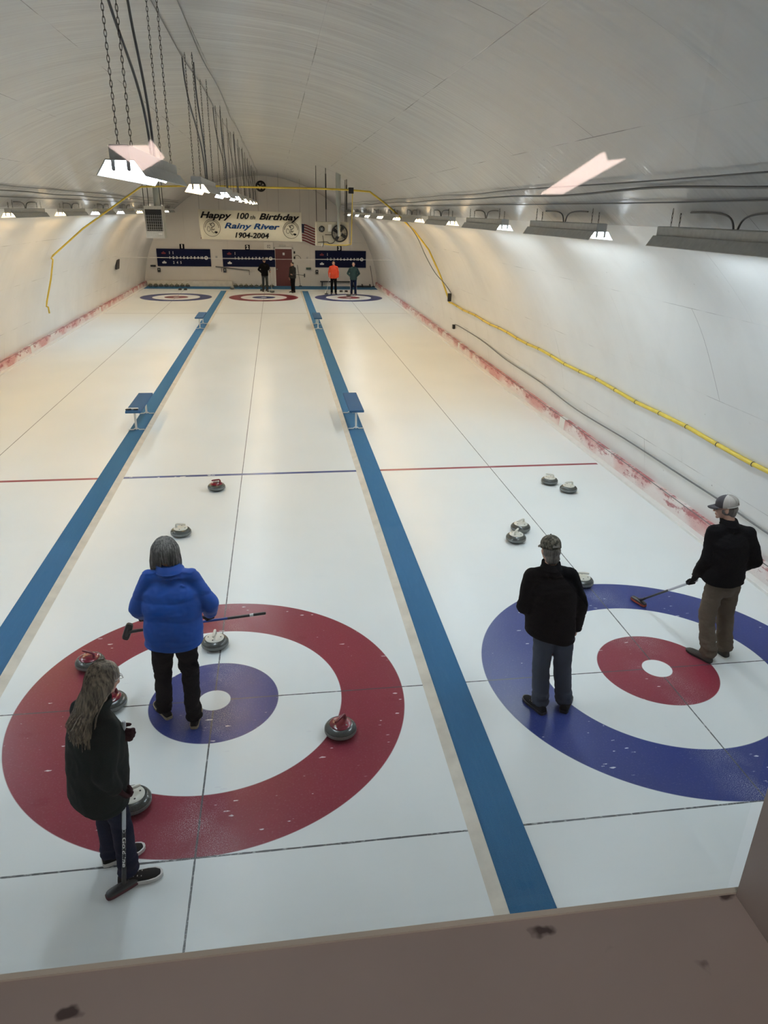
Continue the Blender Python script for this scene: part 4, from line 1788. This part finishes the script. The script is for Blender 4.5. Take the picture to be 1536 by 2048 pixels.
    def wj(p, n):
        f = fw(p, n)
        if quilt and abs(n.z) < .8:
            ph = ((p.z + .04 * noise.noise(p * 3)) / quilt) % 1.0
            k_ = min(1.0, max(0.0, (shm.z - .03 - p.z) / .10))
            f += k_ * .0085 * (math.sin(PI * ph) ** .5) - .007
        dz = p.z - hem
        if 0 < dz < .06:
            f -= .008 * (1 - dz / .06)
        return f
    cutp = jk.get('cut', (0, 0, -1))
    me = remesh(bm, .0105 * vx_, 9, wj, cuts=[(hemc + V((0, 0, 0)), cutp)] if not jk.get('nocut') else ())
    jack = obj('jacket', me, jk['mat'], root)
    if 'label' in jk:
        jack['label'] = jk['label']
    bm = NB()
    loft(bm, [ellring(neck + nd * z - F * .008, r * cw, r * 1.05 * cw, S, F, 28) for z, r in ((.0, .098), (.012, .090), (cl + .008, .083), (cl + .010, .078), (.0, .080))], False)
    obj('collar', remesh_keep(bm), jk.get('collar_mat', jk['mat']), jack)
    # ---- gloves
    for q in 'LR':
        if s.get('glove' + q):
            h = s['hand' + q]
            bm = NB()
            dr = V(h[0]).normalized()
            hand_prims(bm, J['wr' + q] + dr * .02, h[0], h[1], h[2], h[3], 1.32)
            capsule(bm, J['wr' + q] - dr * .02, .036, J['wr' + q] + dr * .03, .030, 12)
            obj('glove', remesh(bm, .006 * vx_, 2), s['glove' + q], root)
    # ---- shoes
    for q in 'LR':
        hl, te = s['shoe' + q]
        k = s['shoes']
        shoe(root, (hl[0], hl[1], 0), (te[0], te[1], 0), k['mat'], k['sole'], o, lace=k.get('lace'), sole_h=k.get('h', .026), wide=k.get('wide', 1.0))
    return root, J, HP, HB, HF, HU, HR, c, o


def remesh_keep(bm):
    bmesh.ops.recalc_face_normals(bm, faces=bm.faces)
    me = bpy.data.meshes.new('collar')
    bm.to_mesh(me)
    bm.free()
    for p in me.polygons:
        p.use_smooth = True
    return me


def strands(bm, paths, r, seg=5):
    for p in paths:
        n = len(p)
        tube(bm, p, [r * (.55 + .9 * math.sin(PI * min(.97, (i + .6) / n))) for i in range(n)], seg)


def cap_hat(root, HP, HB, HF, HU, m_front, m_back, m_brim, opening=None, name='cap', seams=False):
    """peaked cap; front half and brim of one cloth, back of another"""
    HP0 = HP
    HP = lambda r, f, u: HP0(r, f, u + .024 - .10 * (f + .008) * .35)
    bm = NB()
    N, K = 32, 9
    rows = []
    for i in range(K):
        th = (PI / 2) * i / (K - 1)
        rows.append([(math.cos(th), math.sin(th), 2 * PI * j / N) for j in range(N)])
    vs = []
    for row in rows[:-1]:
        vs.append([bm.verts.new(HP(.0885 * c_ * math.cos(a) * 1.0, -.008 + .108 * c_ * math.sin(a), .030 + .090 * s_ ** .9)) for c_, s_, a in row])
    low = [bm.verts.new(HP(.090 * math.cos(2 * PI * j / N), -.008 + .109 * math.sin(2 * PI * j / N), .006)) for j in range(N)]
    vs.insert(0, low)
    topv = bm.verts.new(HP(0, -.008, .122))
    for a, b in zip(vs, vs[1:]):
        for j in range(N):
            k = (j + 1) % N
            f = bm.faces.new((a[j], a[k], b[k], b[j]))
            f.material_index = 0 if 2 <= j < N // 2 - 2 else 1
    for j in range(N):
        f = bm.faces.new((vs[-1][j], vs[-1][(j + 1) % N], topv))
        f.material_index = 0 if 2 <= j < N // 2 - 2 else 1
    me = mesh_from(bm, name, True)
    me.materials.append(m_front)
    me.materials.append(m_back)
    hat = obj(name, me, None, root)
    sd = hat.modifiers.new('thick', 'SOLIDIFY')
    sd.thickness = .003
    bm = NB()
    n = 14
    top, bot = [], []
    inner = [HP(.078 * math.cos(PI * (.12 + .76 * i / n)), -.008 + .104 * math.sin(PI * (.12 + .76 * i / n)), .016) for i in range(n + 1)]
    outer = [HP(.074 * math.cos(PI * (.10 + .80 * i / n)), .045 + .125 * math.sin(PI * (.10 + .80 * i / n)) ** .8, .004 - .010 * abs(math.cos(PI * (.10 + .80 * i / n)))) for i in range(n + 1)]
    a = [bm.verts.new(p) for p in inner]
    b = [bm.verts.new(p) for p in outer]
    for i in range(n):
        bm.faces.new((a[i], a[i + 1], b[i + 1], b[i]))
    me = mesh_from(bm, 'visor', True)
    v = obj('visor', me, m_brim, hat)
    sd = v.modifiers.new('thick', 'SOLIDIFY')
    sd.thickness = .004
    bm = NB()
    uvsphere(bm, HP(0, -.008, .123), .007, seg=10, rings=6)
    obj('button', bm, m_back, hat, True)
    if opening is not None:
        bm = NB()
        pts = [HP(.036 * math.cos(PI * i / 10), -.118 + .012 * math.sin(PI * i / 10), .020 + .030 * math.sin(PI * i / 10)) for i in range(11)]
        v0 = [bm.verts.new(p) for p in pts]
        bm.faces.new(v0)
        me = mesh_from(bm, 'rear_opening')
        ob = obj('rear_opening', me, opening, hat)
        sd = ob.modifiers.new('thick', 'SOLIDIFY')
        sd.thickness = .003
    if seams:
        bm = NB()
        for a0 in (PI * .78, PI * 1.22, PI * 1.0, PI * .55, PI * 1.45):
            tube(bm, [HP(.0895 * math.cos(th) * math.sin(a0), -.008 + .110 * math.cos(th) * math.cos(a0), .030 + .0915 * math.sin(th) ** .9 + .001) for th in [PI / 2 * i / 9 for i in range(9)]], .0022, 4)
        tube(bm, [HP(.0895 * math.cos(2 * PI * j / 30 + PI), -.008 + .1085 * math.sin(2 * PI * j / 30 + PI), .011) for j in range(16)], .005, 5)
        obj('seam', bm, K_MESH2, hat, True)
    return hat


def broom(label, headp, along, top, shaft_m, grip_m, pad_m, grip_from=.62, letters=None, head_l=.20):
    headp, top = V(headp), V(top)
    base = V((headp.x, headp.y, 0))
    t = thing('broom', label, 'broom', headp)
    d = (top - headp).normalized()
    L = (top - headp).length
    a = V(along).normalized()
    u = V((0, 0, 1)) if abs(a.z) < .5 else V((0, -1, 0))
    u = (u - a * u.dot(a)).normalized()
    b = u.cross(a)
    Mx = Matrix((a, b, u)).transposed()
    bm = NB()
    n = 16
    out = []
    for j in range(n):
        an = 2 * PI * j / n
        out.append((math.copysign(abs(math.cos(an)) ** .45, math.cos(an)) * head_l / 2, math.copysign(abs(math.sin(an)) ** .6, math.sin(an)) * .036))
    loft(bm, [[Mx @ V((x, y, -.028)) for x, y in out], [Mx @ V((x * 1.02, y * 1.04, -.010)) for x, y in out], [Mx @ V((x, y, -.004)) for x, y in out]])
    pad = obj('brush_pad', bm, pad_m, t, True)
    bm = NB()
    loft(bm, [[Mx @ V((x * .98, y * .98, -.004)) for x, y in out], [Mx @ V((x * .94, y * .9, .012)) for x, y in out], [Mx @ V((x * .5, y * .5, .022)) for x, y in out]])
    head = obj('head_plate', bm, M_BLACK, t, True)
    bm = NB()
    capsule(bm, Mx @ V((-.028, 0, .018)), .013, Mx @ V((.028, 0, .018)), .013, 10)
    capsule(bm, Mx @ V((0, 0, .015)), .015, d * .085, .017, 12)
    obj('swivel', bm, M_BLACK, head, True)
    bm = NB()
    tube(bm, [d * .06, d * (L * grip_from)], .0125, 12)
    sh = obj('shaft', bm, shaft_m, t, True)
    bm = NB()
    tube(bm, [d * (L * grip_from), d * (L - .01), d * L], [.0135, .0145, .010], 12)
    obj('grip', bm, grip_m, t, True)
    bm = NB()
    tube(bm, [d * .055, d * .15], .0155, 12)
    obj('ferrule', bm, M_BLACK, t, True)
    return t, d, L


K_BLACK = fabric('black_cloth', (.0025, .0025, .0035), .9, 0.0, spec=0.12)
K_DENIM = fabric('faded_grey_blue_denim', (.050, .060, .084), .9, 0.0, spec=0.2)
K_NAVYJ = fabric('dark_navy_denim', (.004, .008, .026), .9, 0.0, spec=0.15)
K_BROWN = fabric('brown_work_cloth', (.115, .088, .065), .9, 0.0, var=.2)
K_BLUE = fabric('bright_blue_nylon', (.003, .062, .33), .6, 0.0, fb=.05, var=.12, spec=.25)
K_GREEN = fabric('dark_green_nylon', (.0045, .0105, .010), .9, 0.0, spec=0.2)
K_PANTS = fabric('black_trouser_cloth', (.003, .0035, .005), .9, 0.0, spec=0.12)
K_CORE = fabric('dark_red_knit', (.022, .004, .007), .9, 0.0, spec=0.15)
K_GLOVE = fabric('black_glove_leather', (.004, .004, .005), .9, 0.0, spec=0.2)
K_CAMO = None
g = NT('camouflage_cloth')
tc_ = g.n('ShaderNodeTexCoord').outputs['Object']
g.link(g.mix(g.ramp(g.noise(tc_, 28, 2), .45, .5), (.035, .032, .022), g.mix(g.ramp(g.noise(tc_, 40, 2), .5, .54), (.10, .085, .06), (.16, .14, .11))), g.b.inputs['Base Color'])
g.b.inputs['Roughness'].default_value = .9
K_CAMO = g.m
K_MESH = fabric('pale_cap_mesh', (.42, .38, .34), .8, 0.0, fine=500, fb=.5)
K_MESH2 = fabric('pale_cap_seam', (.52, .49, .46), .8)
K_CAPF = fabric('dark_grey_cap_cloth', (.05, .045, .05), .8)
K_SOLE_TAN = mat('tan_rubber', (.26, .22, .14), .7)
K_SOLE_W = mat('white_rubber', (.62, .60, .58), .5)
K_SOLE_B = mat('black_rubber', (.012, .012, .012), .5)
K_SHOE = fabric('dark_shoe_leather', (.007, .007, .007), .9, 0.0, spec=0.25)
K_SHOEG = fabric('grey_brown_shoe', (.06, .052, .045), .6, 0.0)
K_LACE = mat('pale_lace', (.5, .48, .45), .8)
H_GREY = hair_mat('grey_hair', (.06, .06, .06), (.34, .33, .31))
H_LONG = hair_mat('grey_brown_long_hair', (.05, .038, .028), (.36, .29, .21))
H_SHORT = hair_mat('short_grey_hair', (.09, .08, .07), (.22, .20, .18))

# --- A: blue puffer jacket
A = dict(at=(-.28, -.2), face=(.03, 1), look=(-.02, .92, -.38), seed=1.3, girth=(.255, .185, .245, .165),
         label='person with grey bob in bright blue quilted jacket holding a broom crosswise',
         j=dict(hipL=(-.375, -.20, .88), hipR=(-.19, -.20, .88), knL=(-.405, -.16, .49), knR=(-.165, -.20, .49), anL=(-.435, -.17, .10), anR=(-.155, -.31, .10),
                shL=(-.47, .0, 1.345), shR=(-.11, .0, 1.335), neck=(-.285, .03, 1.42), head=(-.32, .10, 1.57),
                elL=(-.575, -.06, 1.09), elR=(.045, -.05, 1.09), wrL=(-.600, .20, .88), wrR=(.01, .17, .86), hem=(-.27, -.20, .84)),
         handL=((-.45, .5, -.6), (.6, .5, .0), 1, 1.0), handR=((-.1, .5, -.75), (-.3, .6, .3), -1, 1.0), gloveL=K_GLOVE, gloveR=K_GLOVE,
         trouser=dict(mat=K_PANTS, r=(.105, .078, .066), amp=.016, cut=.06),
         jacket=dict(mat=K_BLUE, hem=.84, arm=(.088, .082, .060), quilt=.15, amp=.009, collar=.055, cw=1.30, cut=(0.0, .12, -1)),
         shoeL=((-.386, -.235), (-.562, .04)), shoeR=((-.152, -.40), (-.14, -.10)), shoes=dict(mat=K_SHOE, sole=K_SOLE_TAN, h=.03, lace=K_LACE))
pa = person(A)
root, J, HP, HB, HF, HU, HR, c, o = pa
# bobbed hair
rnd = random.Random(3)
bm = NB()
uvsphere(bm, HP(0, -.012, .035), (.094, .108, .092), HB, 20, 14)
uvsphere(bm, HP(-.045, -.02, -.035), (.062, .072, .085), HB, 16, 12)
uvsphere(bm, HP(.045, -.02, -.030), (.060, .072, .078), HB, 16, 12)
uvsphere(bm, HP(0, -.055, -.03), (.075, .05, .08), HB, 16, 12)
uvsphere(bm, HP(-.082, .0, -.06), (.034, .05, .050), HB, 12, 10)
uvsphere(bm, HP(.082, .0, -.05), (.034, .05, .050), HB, 12, 10)
hair = obj('hair', remesh(bm, .007, 3, lambda p, n: .006 * noise.noise(V((p.x * 60, p.y * 60, p.z * 7)))), H_GREY, root)
bm = NB()
paths = []
for k in range(210):
    a = rnd.uniform(PI * .93, PI * 2.07)
    sx_, sf = math.cos(a), math.sin(a)
    lift = rnd.uniform(.96, 1.08)
    e = -.082 - .040 * abs(sx_) ** 2 + rnd.uniform(-.022, .012)
    e += .03 * noise.noise(V((k, 1.5, 0)))
    lift *= 1 + .05 * noise.noise(V((a * 3, .3, 0)))
    paths.append(spline([HP(.02 * sx_, .0 + .02 * sf, .128), HP(.062 * sx_ * lift, -.01 + .075 * sf * lift, .105), HP(.106 * sx_ * lift, -.012 + .114 * sf * lift, .04),
                         HP(.118 * sx_ * lift, -.012 + .118 * sf * lift, -.025), HP((.098 + .030 * abs(sx_)) * sx_ * lift, -.005 + .088 * sf * lift, e), HP((.080 + .022 * abs(sx_)) * sx_ * lift, -.0 + .070 * sf * lift, e - .022)], 3))
strands(bm, paths, .0032, 4)
obj('strands', bm, H_GREY, hair, True)
t, d, L = broom('broom held crosswise by the person in the blue jacket, black head at left', (-.785, .30, .635), (.35, .25, .9), (.52, .30, .755),
                mat('blue_shaft', (.01, .04, .22), .35), M_BLACK, M_BLACK, .72, head_l=.17)
bm = NB()
tube(bm, [d * (L - .155), d * (L - .12)], .0152, 12)
obj('white_mark', bm, M_CHALK, t, True)

# --- B: long hair, dark green jacket
fB = V((.86, .50, 0))
B_ = dict(at=(-.50, -1.88), face=(.74, .67), look=(.62, .74, -.34), seed=7.7, girth=(.205, .18, .205, .165),
          label='person with long grey-brown hair and dark green jacket, upright broom before them',
          j=dict(hipL=(-.60, -1.79, .84), hipR=(-.50, -1.90, .84), knL=(-.575, -1.78, .47), knR=(-.455, -1.875, .47), anL=(-.585, -1.775, .10), anR=(-.435, -1.94, .10),
                 shL=(-.615, -1.74, 1.32), shR=(-.425, -1.95, 1.31), neck=(-.495, -1.83, 1.42), head=(-.435, -1.80, 1.59),
                 elL=(-.55, -1.66, 1.08), elR=(-.455, -2.03, 1.04), wrL=(-.41, -1.80, 1.17), wrR=(-.415, -2.00, .87), hem=(-.565, -1.875, .70)),
          handL=((.55, -.55, .2), (.5, .4, -.3), 1, 1.15), handR=((.30, .35, -.8), (.6, .6, .3), -1, 1.1), gloveL=K_CORE, gloveR=K_CORE,
          trouser=dict(mat=K_NAVYJ, r=(.095, .072, .066), amp=.007, cut=.05),
          jacket=dict(mat=K_GREEN, hem=.70, arm=(.082, .074, .052), amp=.013, wsc=(7, 7, 4), collar=.04, cut=(-.25, 0, -1)),
          shoeL=((-.647, -1.808), (-.40, -1.70)), shoeR=((-.505, -1.985), (-.24, -1.945)), shoes=dict(mat=K_SHOE, sole=K_SOLE_W, h=.034, lace=K_LACE, wide=1.1))
root, J, HP, HB, HF, HU, HR, c, o = person(B_)
bm = NB()
uvsphere(bm, HP(0, -.014, .032), (.088, .106, .092), HB, 20, 14)
uvsphere(bm, HP(0, -.06, -.05), (.082, .05, .10), HB, 16, 12)
hair = obj('hair', remesh(bm, .007, 3, lambda p, n: .005 * noise.noise(V((p.x * 60, p.y * 60, p.z * 7)))), H_LONG, root)
bm = NB()
paths = []
rnd = random.Random(11)
Bk = -V((.74, .67, 0)).normalized()
Sd = V((.67, -.74, 0)).normalized()
base = J['neck']
for k in range(330):
    a = rnd.uniform(PI * .98, PI * 2.02)
    sx_, sf = math.cos(a), math.sin(a)
    ln = rnd.uniform(.04, .24) if rnd.random() < .85 else rnd.uniform(.24, .33)
    q = rnd.uniform(-1, 1)
    root1 = HP(.02 * sx_, .02 * sf, .125)
    p1 = HP(.065 * sx_, -.012 + .080 * sf, .10)
    p2 = HP(.092 * sx_, -.012 + .112 * sf, .03)
    p3 = HP(.094 * sx_, -.022 + .105 * sf, -.05)
    w = .055 + .05 * ln / .4
    lat = sx_ * w + q * .03
    arc_ = 1 - .55 * (lat / .16) ** 2
    p4 = base + Bk * (.105 * arc_ + .012 * rnd.random()) + Sd * lat + V((0, 0, .0))
    p5 = base + Bk * (.165 * arc_ + .012 * rnd.random()) + Sd * (lat * 1.15) + V((0, 0, -.04 - ln * .45))
    p6 = base + Bk * (.190 * arc_ + .012 * rnd.random()) + Sd * (lat * 1.1 + .03 * rnd.uniform(-1, 1)) + V((0, 0, -.05 - ln * .95))
    paths.append(spline([root1, p1, p2, p3, p4, p5, p6], 4))
strands(bm, paths, .0042, 4)
obj('strands', bm, H_LONG, hair, True)
bm = NB()
tube(bm, [HP(.060 * math.cos(PI * i / 10) * 1.2, .085 + .016 * math.sin(PI * i / 10), .014) for i in range(11)], .0025, 5)
for sgn in (-1, 1):
    tube(bm, [HP(sgn * .032 + .019 * math.cos(2 * PI * i / 14), .101, .008 + .016 * math.sin(2 * PI * i / 14)) for i in range(15)], .0018, 4)
    tube(bm, [HP(sgn * .072, .09, .014), HP(sgn * .082, .0, .012)], .002, 4)
obj('glasses', bm, M_STEEL, root, True)
hp = V((-.456, -2.03, .035))
tp = V((-.343, -1.85, 1.285))
t, d, L = broom('upright broom with white lettering on its shaft, held by the long-haired person', hp, (.19, .13, 0), tp,
                mat('dark_carbon_shaft', (.012, .014, .016), .3), mat('silver_shaft', (.55, .58, .62), .3, metal=.3), mat('dark_red_pad', (.06, .008, .015), .8), .36, head_l=.26)
me = text_mesh('Goldline', .036, .002, .1, .0007)
# the word runs up the shaft, read from the camera's side
tv = (CAM - (hp + d * .3))
tv = (tv - d * tv.dot(d)).normalized()
xa = -d
za = tv.cross(xa).normalized()
Mt = Matrix((xa, -tv, za)).transposed().to_4x4()
Mt.translation = d * .28 + tv * .0125
xs_ = [v.co.z for v in me.vertices]
for v in me.vertices:
    ang = v.co.z / .0128
    v.co = V((v.co.x * 1.95, .0128 - math.cos(ang) * .0128 + (-.0012 if v.co.y < 0 else 0), math.sin(ang) * .0128))
me.transform(Mt)
lt = obj('lettering', me, M_CHALK, t)
bm = NB()
pts = []
for i in range(25):
    s_ = i / 24 * 2 * PI
    x = -.175 + .022 * math.cos(s_)
    z = .009 * math.sin(s_)
    ang = z / .0128
    pts.append(Mt @ V((x - .0, .0128 - math.cos(ang) * .0128 - .001, math.sin(ang) * .0128)))
tube(bm, pts, .0013, 4)
obj('loop_mark', bm, M_CHALK, t)

# --- C: black jacket, camouflage cap
C_ = dict(at=(3.18, -.43), face=(-.02, 1), look=(-.10, .97, -.22), seed=13.1, girth=(.235, .165, .235, .155),
          label='person in camouflage cap, black jacket and faded jeans standing on the blue ring',
          j=dict(hipL=(3.075, -.42, .86), hipR=(3.255, -.42, .86), knL=(3.075, -.42, .47), knR=(3.285, -.42, .46), anL=(3.09, -.47, .09), anR=(3.32, -.47, .09),
                 shL=(2.925, -.34, 1.36), shR=(3.285, -.34, 1.345), neck=(3.095, -.33, 1.44), head=(3.09, -.28, 1.585),
                 elL=(2.865, -.38, 1.08), elR=(3.405, -.38, 1.05), wrL=(2.985, -.16, .92), wrR=(3.445, -.28, .755), hem=(3.135, -.40, .76)),
          handL=((.5, .8, -.1), (.3, .3, .5), -1, 1.0), handR=((-.12, .1, -.9), (-.5, .8, 0), -1, .7),
          trouser=dict(mat=K_DENIM, r=(.105, .083, .078), amp=.007, cut=.035),
          jacket=dict(mat=K_BLACK, hem=.76, arm=(.080, .070, .054), amp=.008, collar=.045, cut=(-.28, 0, -1)),
          shoeL=((3.096, -.585), (2.99, -.30)), shoeR=((3.285, -.585), (3.44, -.33)), shoes=dict(mat=K_SHOE, sole=K_SOLE_B, h=.03, lace=K_LACE, wide=1.1))
root, J, HP, HB, HF, HU, HR, c, o = person(C_)
bm = NB()
uvsphere(bm, HP(0, -.02, -.0), (.083, .098, .075), HB, 18, 12)
uvsphere(bm, HP(0, -.048, -.065), (.067, .052, .062), HB, 14, 10)
obj('hair', remesh(bm, .008, 2, lambda p, n: .004 * noise.noise(p * 60)), H_SHORT, root)
cap_hat(root, HP, HB, HF, HU, K_CAMO, K_CAMO, K_CAMO, mat('cap_strap', (.16, .14, .12), .7))
broom('dark red broom head on the ice seen between the legs of the black jacket player', (3.50, .37, .035), (1, .05, 0), (3.09, .06, 1.02),
      M_DARKM, M_BLACK, mat('dark_red_pad', (.06, .008, .015), .8), .6, head_l=.20)

# --- D: pale cap, brown trousers
D_ = dict(at=(5.27, .14), face=(-.22, .97), look=(-.86, .48, -.14), seed=21.9, girth=(.215, .165, .220, .155),
          label='person in pale mesh-backed cap, black jacket and brown trousers near the right wall',
          j=dict(hipL=(5.13, .18, .88), hipR=(5.32, .21, .88), knL=(5.125, .20, .47), knR=(5.365, .25, .48), anL=(5.165, .10, .09), anR=(5.395, .18, .09),
                 shL=(5.03, .24, 1.44), shR=(5.375, .20, 1.42), neck=(5.18, .25, 1.515), head=(5.14, .30, 1.668),
                 elL=(4.985, .20, 1.15), elR=(5.475, .12, 1.15), wrL=(5.005, .36, .86), wrR=(5.42, .30, .96), hem=(5.215, .20, .90)),
          handL=((.02, .35, -.8), (-.1, .8, .3), 1, 1.2), handR=((-.3, .7, -.6), (-.8, -.2, -.3), 1, .5), gloveL=K_GLOVE,
          trouser=dict(mat=K_BROWN, r=(.098, .083, .074), amp=.016, cut=.045),
          jacket=dict(mat=K_BLACK, hem=.90, arm=(.078, .066, .052), amp=.010, collar=.055),
          shoeL=((5.165, .02), (5.045, .27)), shoeR=((5.40, .10), (5.33, .37)), shoes=dict(mat=K_SHOEG, sole=K_SOLE_B, h=.024))
root, J, HP, HB, HF, HU, HR, c, o = person(D_)
bm = NB()
uvsphere(bm, HP(0, -.022, -.005), (.082, .096, .070), HB, 18, 12)
uvsphere(bm, HP(0, -.055, -.05), (.064, .048, .045), HB, 14, 10)
obj('hair', remesh(bm, .008, 2, lambda p, n: .003 * noise.noise(p * 60)), H_SHORT, root)
cap_hat(root, HP, HB, HF, HU, K_CAPF, K_MESH, K_CAPF, mat('brown_scalp_hair', (.16, .09, .06), .7), seams=True)  # brown fill shows in the rear opening of the cap
bm = NB()
for sgn in (-1, 1):
    tube(bm, [HP(sgn * .032 + .023 * math.cos(2 * PI * i / 14), .108, .006 + .018 * math.sin(2 * PI * i / 14)) for i in range(15)], .002, 4)
    tube(bm, [HP(sgn * .060, .105, .012), HP(sgn * .082, .0, .010)], .002, 4)
tube(bm, [HP(-.01, .112, .010), HP(.01, .112, .010)], .002, 4)
obj('glasses', bm, M_DARKM, root, True)
broom('broom with a dull red head reaching from the capped man\'s glove to the blue ring', (4.975, 1.30, .04), (.085, -.26, 0), (5.03, .35, .83),
      M_DARKM, mat('silver_shaft', (.55, .58, .62), .3, metal=.3), mat('orange_red_pad', (.26, .035, .02), .8), .55, head_l=.23)


# --- the four players at the far end
def far_person(label, x, y, face, h, jm, tm, skin_seed, arms, hairm=H_SHORT, stripe=False, gloves=None, cap=False):
    F = V((face[0], face[1], 0)).normalized()
    S = V((F.y, -F.x, 0))
    k = h / 1.75
    P = lambda r, f, z: V((x, y, 0)) + S * r * k + F * f * k + V((0, 0, z * k))
    j = dict(hipL=P(-.09, 0, .90), hipR=P(.09, 0, .90), knL=P(-.10, .03, .49), knR=P(.10, .0, .49), anL=P(-.11, .02, .09), anR=P(.11, -.04, .09),
             shL=P(-.18, 0, 1.42), shR=P(.18, 0, 1.42), neck=P(0, 0, 1.50), head=P(0, .03, 1.64), hem=P(0, 0, .84))
    hands = {}
    for q, sg in (('L', -1), ('R', 1)):
        mode = arms[q]
        if mode == 'down':
            j['el' + q], j['wr' + q] = P(sg * .25, -.02, 1.15), P(sg * .24, .06, .90)
            hands[q] = ((0, 0, -1), -S * sg, sg, .4)
        elif mode == 'hip':
            j['el' + q], j['wr' + q] = P(sg * .32, -.08, 1.16), P(sg * .17, .06, 1.02)
            hands[q] = (tuple(-S * sg + V((0, 0, -.4))), (0, 0, -1), sg, .6)
        elif mode == 'back':
            j['el' + q], j['wr' + q] = P(sg * .27, -.10, 1.16), P(sg * .10, -.20, 1.0)
            hands[q] = (tuple(-S * sg), -F, sg, .6)
        else:
            j['el' + q], j['wr' + q] = P(sg * .27, .06, 1.17), P(sg * .27, .26, 1.06)
            hands[q] = (tuple(F), (0, 0, 1), sg, 1.1)
    s = dict(at=(x, y), face=face, look=(F.x, F.y, -.1), seed=skin_seed, girth=(.20, .15, .205, .14), label=label, j=j,
             handL=hands['L'], handR=hands['R'], trouser=dict(mat=tm, r=(.092, .07, .064), amp=.004, stripe=stripe),
             jacket=dict(mat=jm, hem=.84 * k, arm=(.07, .06, .048), amp=.004), vox=1.7,
             shoeL=(tuple(P(-.10, -.06, 0))[:2], tuple(P(-.15, .22, 0))[:2]), shoeR=(tuple(P(.10, -.12, 0))[:2], tuple(P(.15, .16, 0))[:2]),
             shoes=dict(mat=K_SHOE, sole=K_SOLE_W if stripe else K_SOLE_B))
    if gloves:
        s['gloveL'] = s['gloveR'] = gloves
    r = person(s)
    root, J, HP, HB = r[:4]
    bm = NB()
    uvsphere(bm, HP(0, -.02, .035), (.083, .100, .085), HB, 14, 10)
    uvsphere(bm, HP(0, -.05, -.04), (.064, .048, .045), HB, 12, 8)
    obj('hair', bm, hairm, root, True)
    if cap:
        cap_hat(root, HP, HB, r[4], r[5], K_CAPF, K_CAPF, K_CAPF)
    return P


K_ORANGE = fabric('orange_jacket_cloth', (.62, .06, .02), .6, 0.0)
K_TEAL = fabric('dark_teal_jacket_cloth', (.018, .045, .045), .7, 0.0)
H_DARK = hair_mat('dark_hair', (.02, .015, .012), (.05, .04, .03))
K_GREYP = fabric('charcoal_trousers', (.03, .035, .035), .85)
P = far_person('distant person in black cap and jacket before the second score board', .05, 37.25, (.1, -1), 1.78, K_BLACK, K_GREYP, 2, dict(L='fore', R='hip'), cap=True)
broom('broom held by the man in black at the far end', (.42, 36.85, .04), (1, 0, 0), (.335, 37.05, 1.25), M_STEEL, M_STEEL, M_CHALK)
P = far_person('distant person in dark clothes standing before the maroon door', 1.62, 36.75, (-.75, -.66), 1.62, fabric('charcoal_jacket', (.012, .013, .014), .8), K_PANTS, 5, dict(L='fore', R='down'), hairm=H_DARK)
broom('broom held level by the person in front of the maroon door', (2.28, 36.7, .93), (0, .2, 1), (1.45, 36.3, 1.05), M_DARKM, M_BLACK, M_BLACK)
P = far_person('distant person in orange jacket before the third score board', 3.87, 36.0, (.0, -1), 1.76, K_ORANGE, K_PANTS, 8, dict(L='down', R='down'), hairm=H_DARK)
broom('broom standing at the hand of the orange jacket player', (3.44, 35.75, .04), (1, 0, 0), (3.66, 35.85, 1.15), M_STEEL, M_STEEL, M_BLACK)
P = far_person('distant person in dark teal jacket and white-striped trousers beside the orange jacket', 4.92, 35.35, (-.05, -1), 1.74, K_TEAL, K_NAVYJ, 11, dict(L='hip', R='hip'), stripe=True)
broom('broom leaning against the far wall near its right corner', (6.62, 39.9, .06), (1, 0, 0), (6.44, 40.2, 1.24), M_DARKM, M_BLACK, M_BLACK)
broom('broom leaning against the far wall beside the maroon door', (2.13, 39.95, .06), (1, 0, 0), (1.98, 40.2, 1.25), M_DARKM, M_BLACK, M_BLACK)
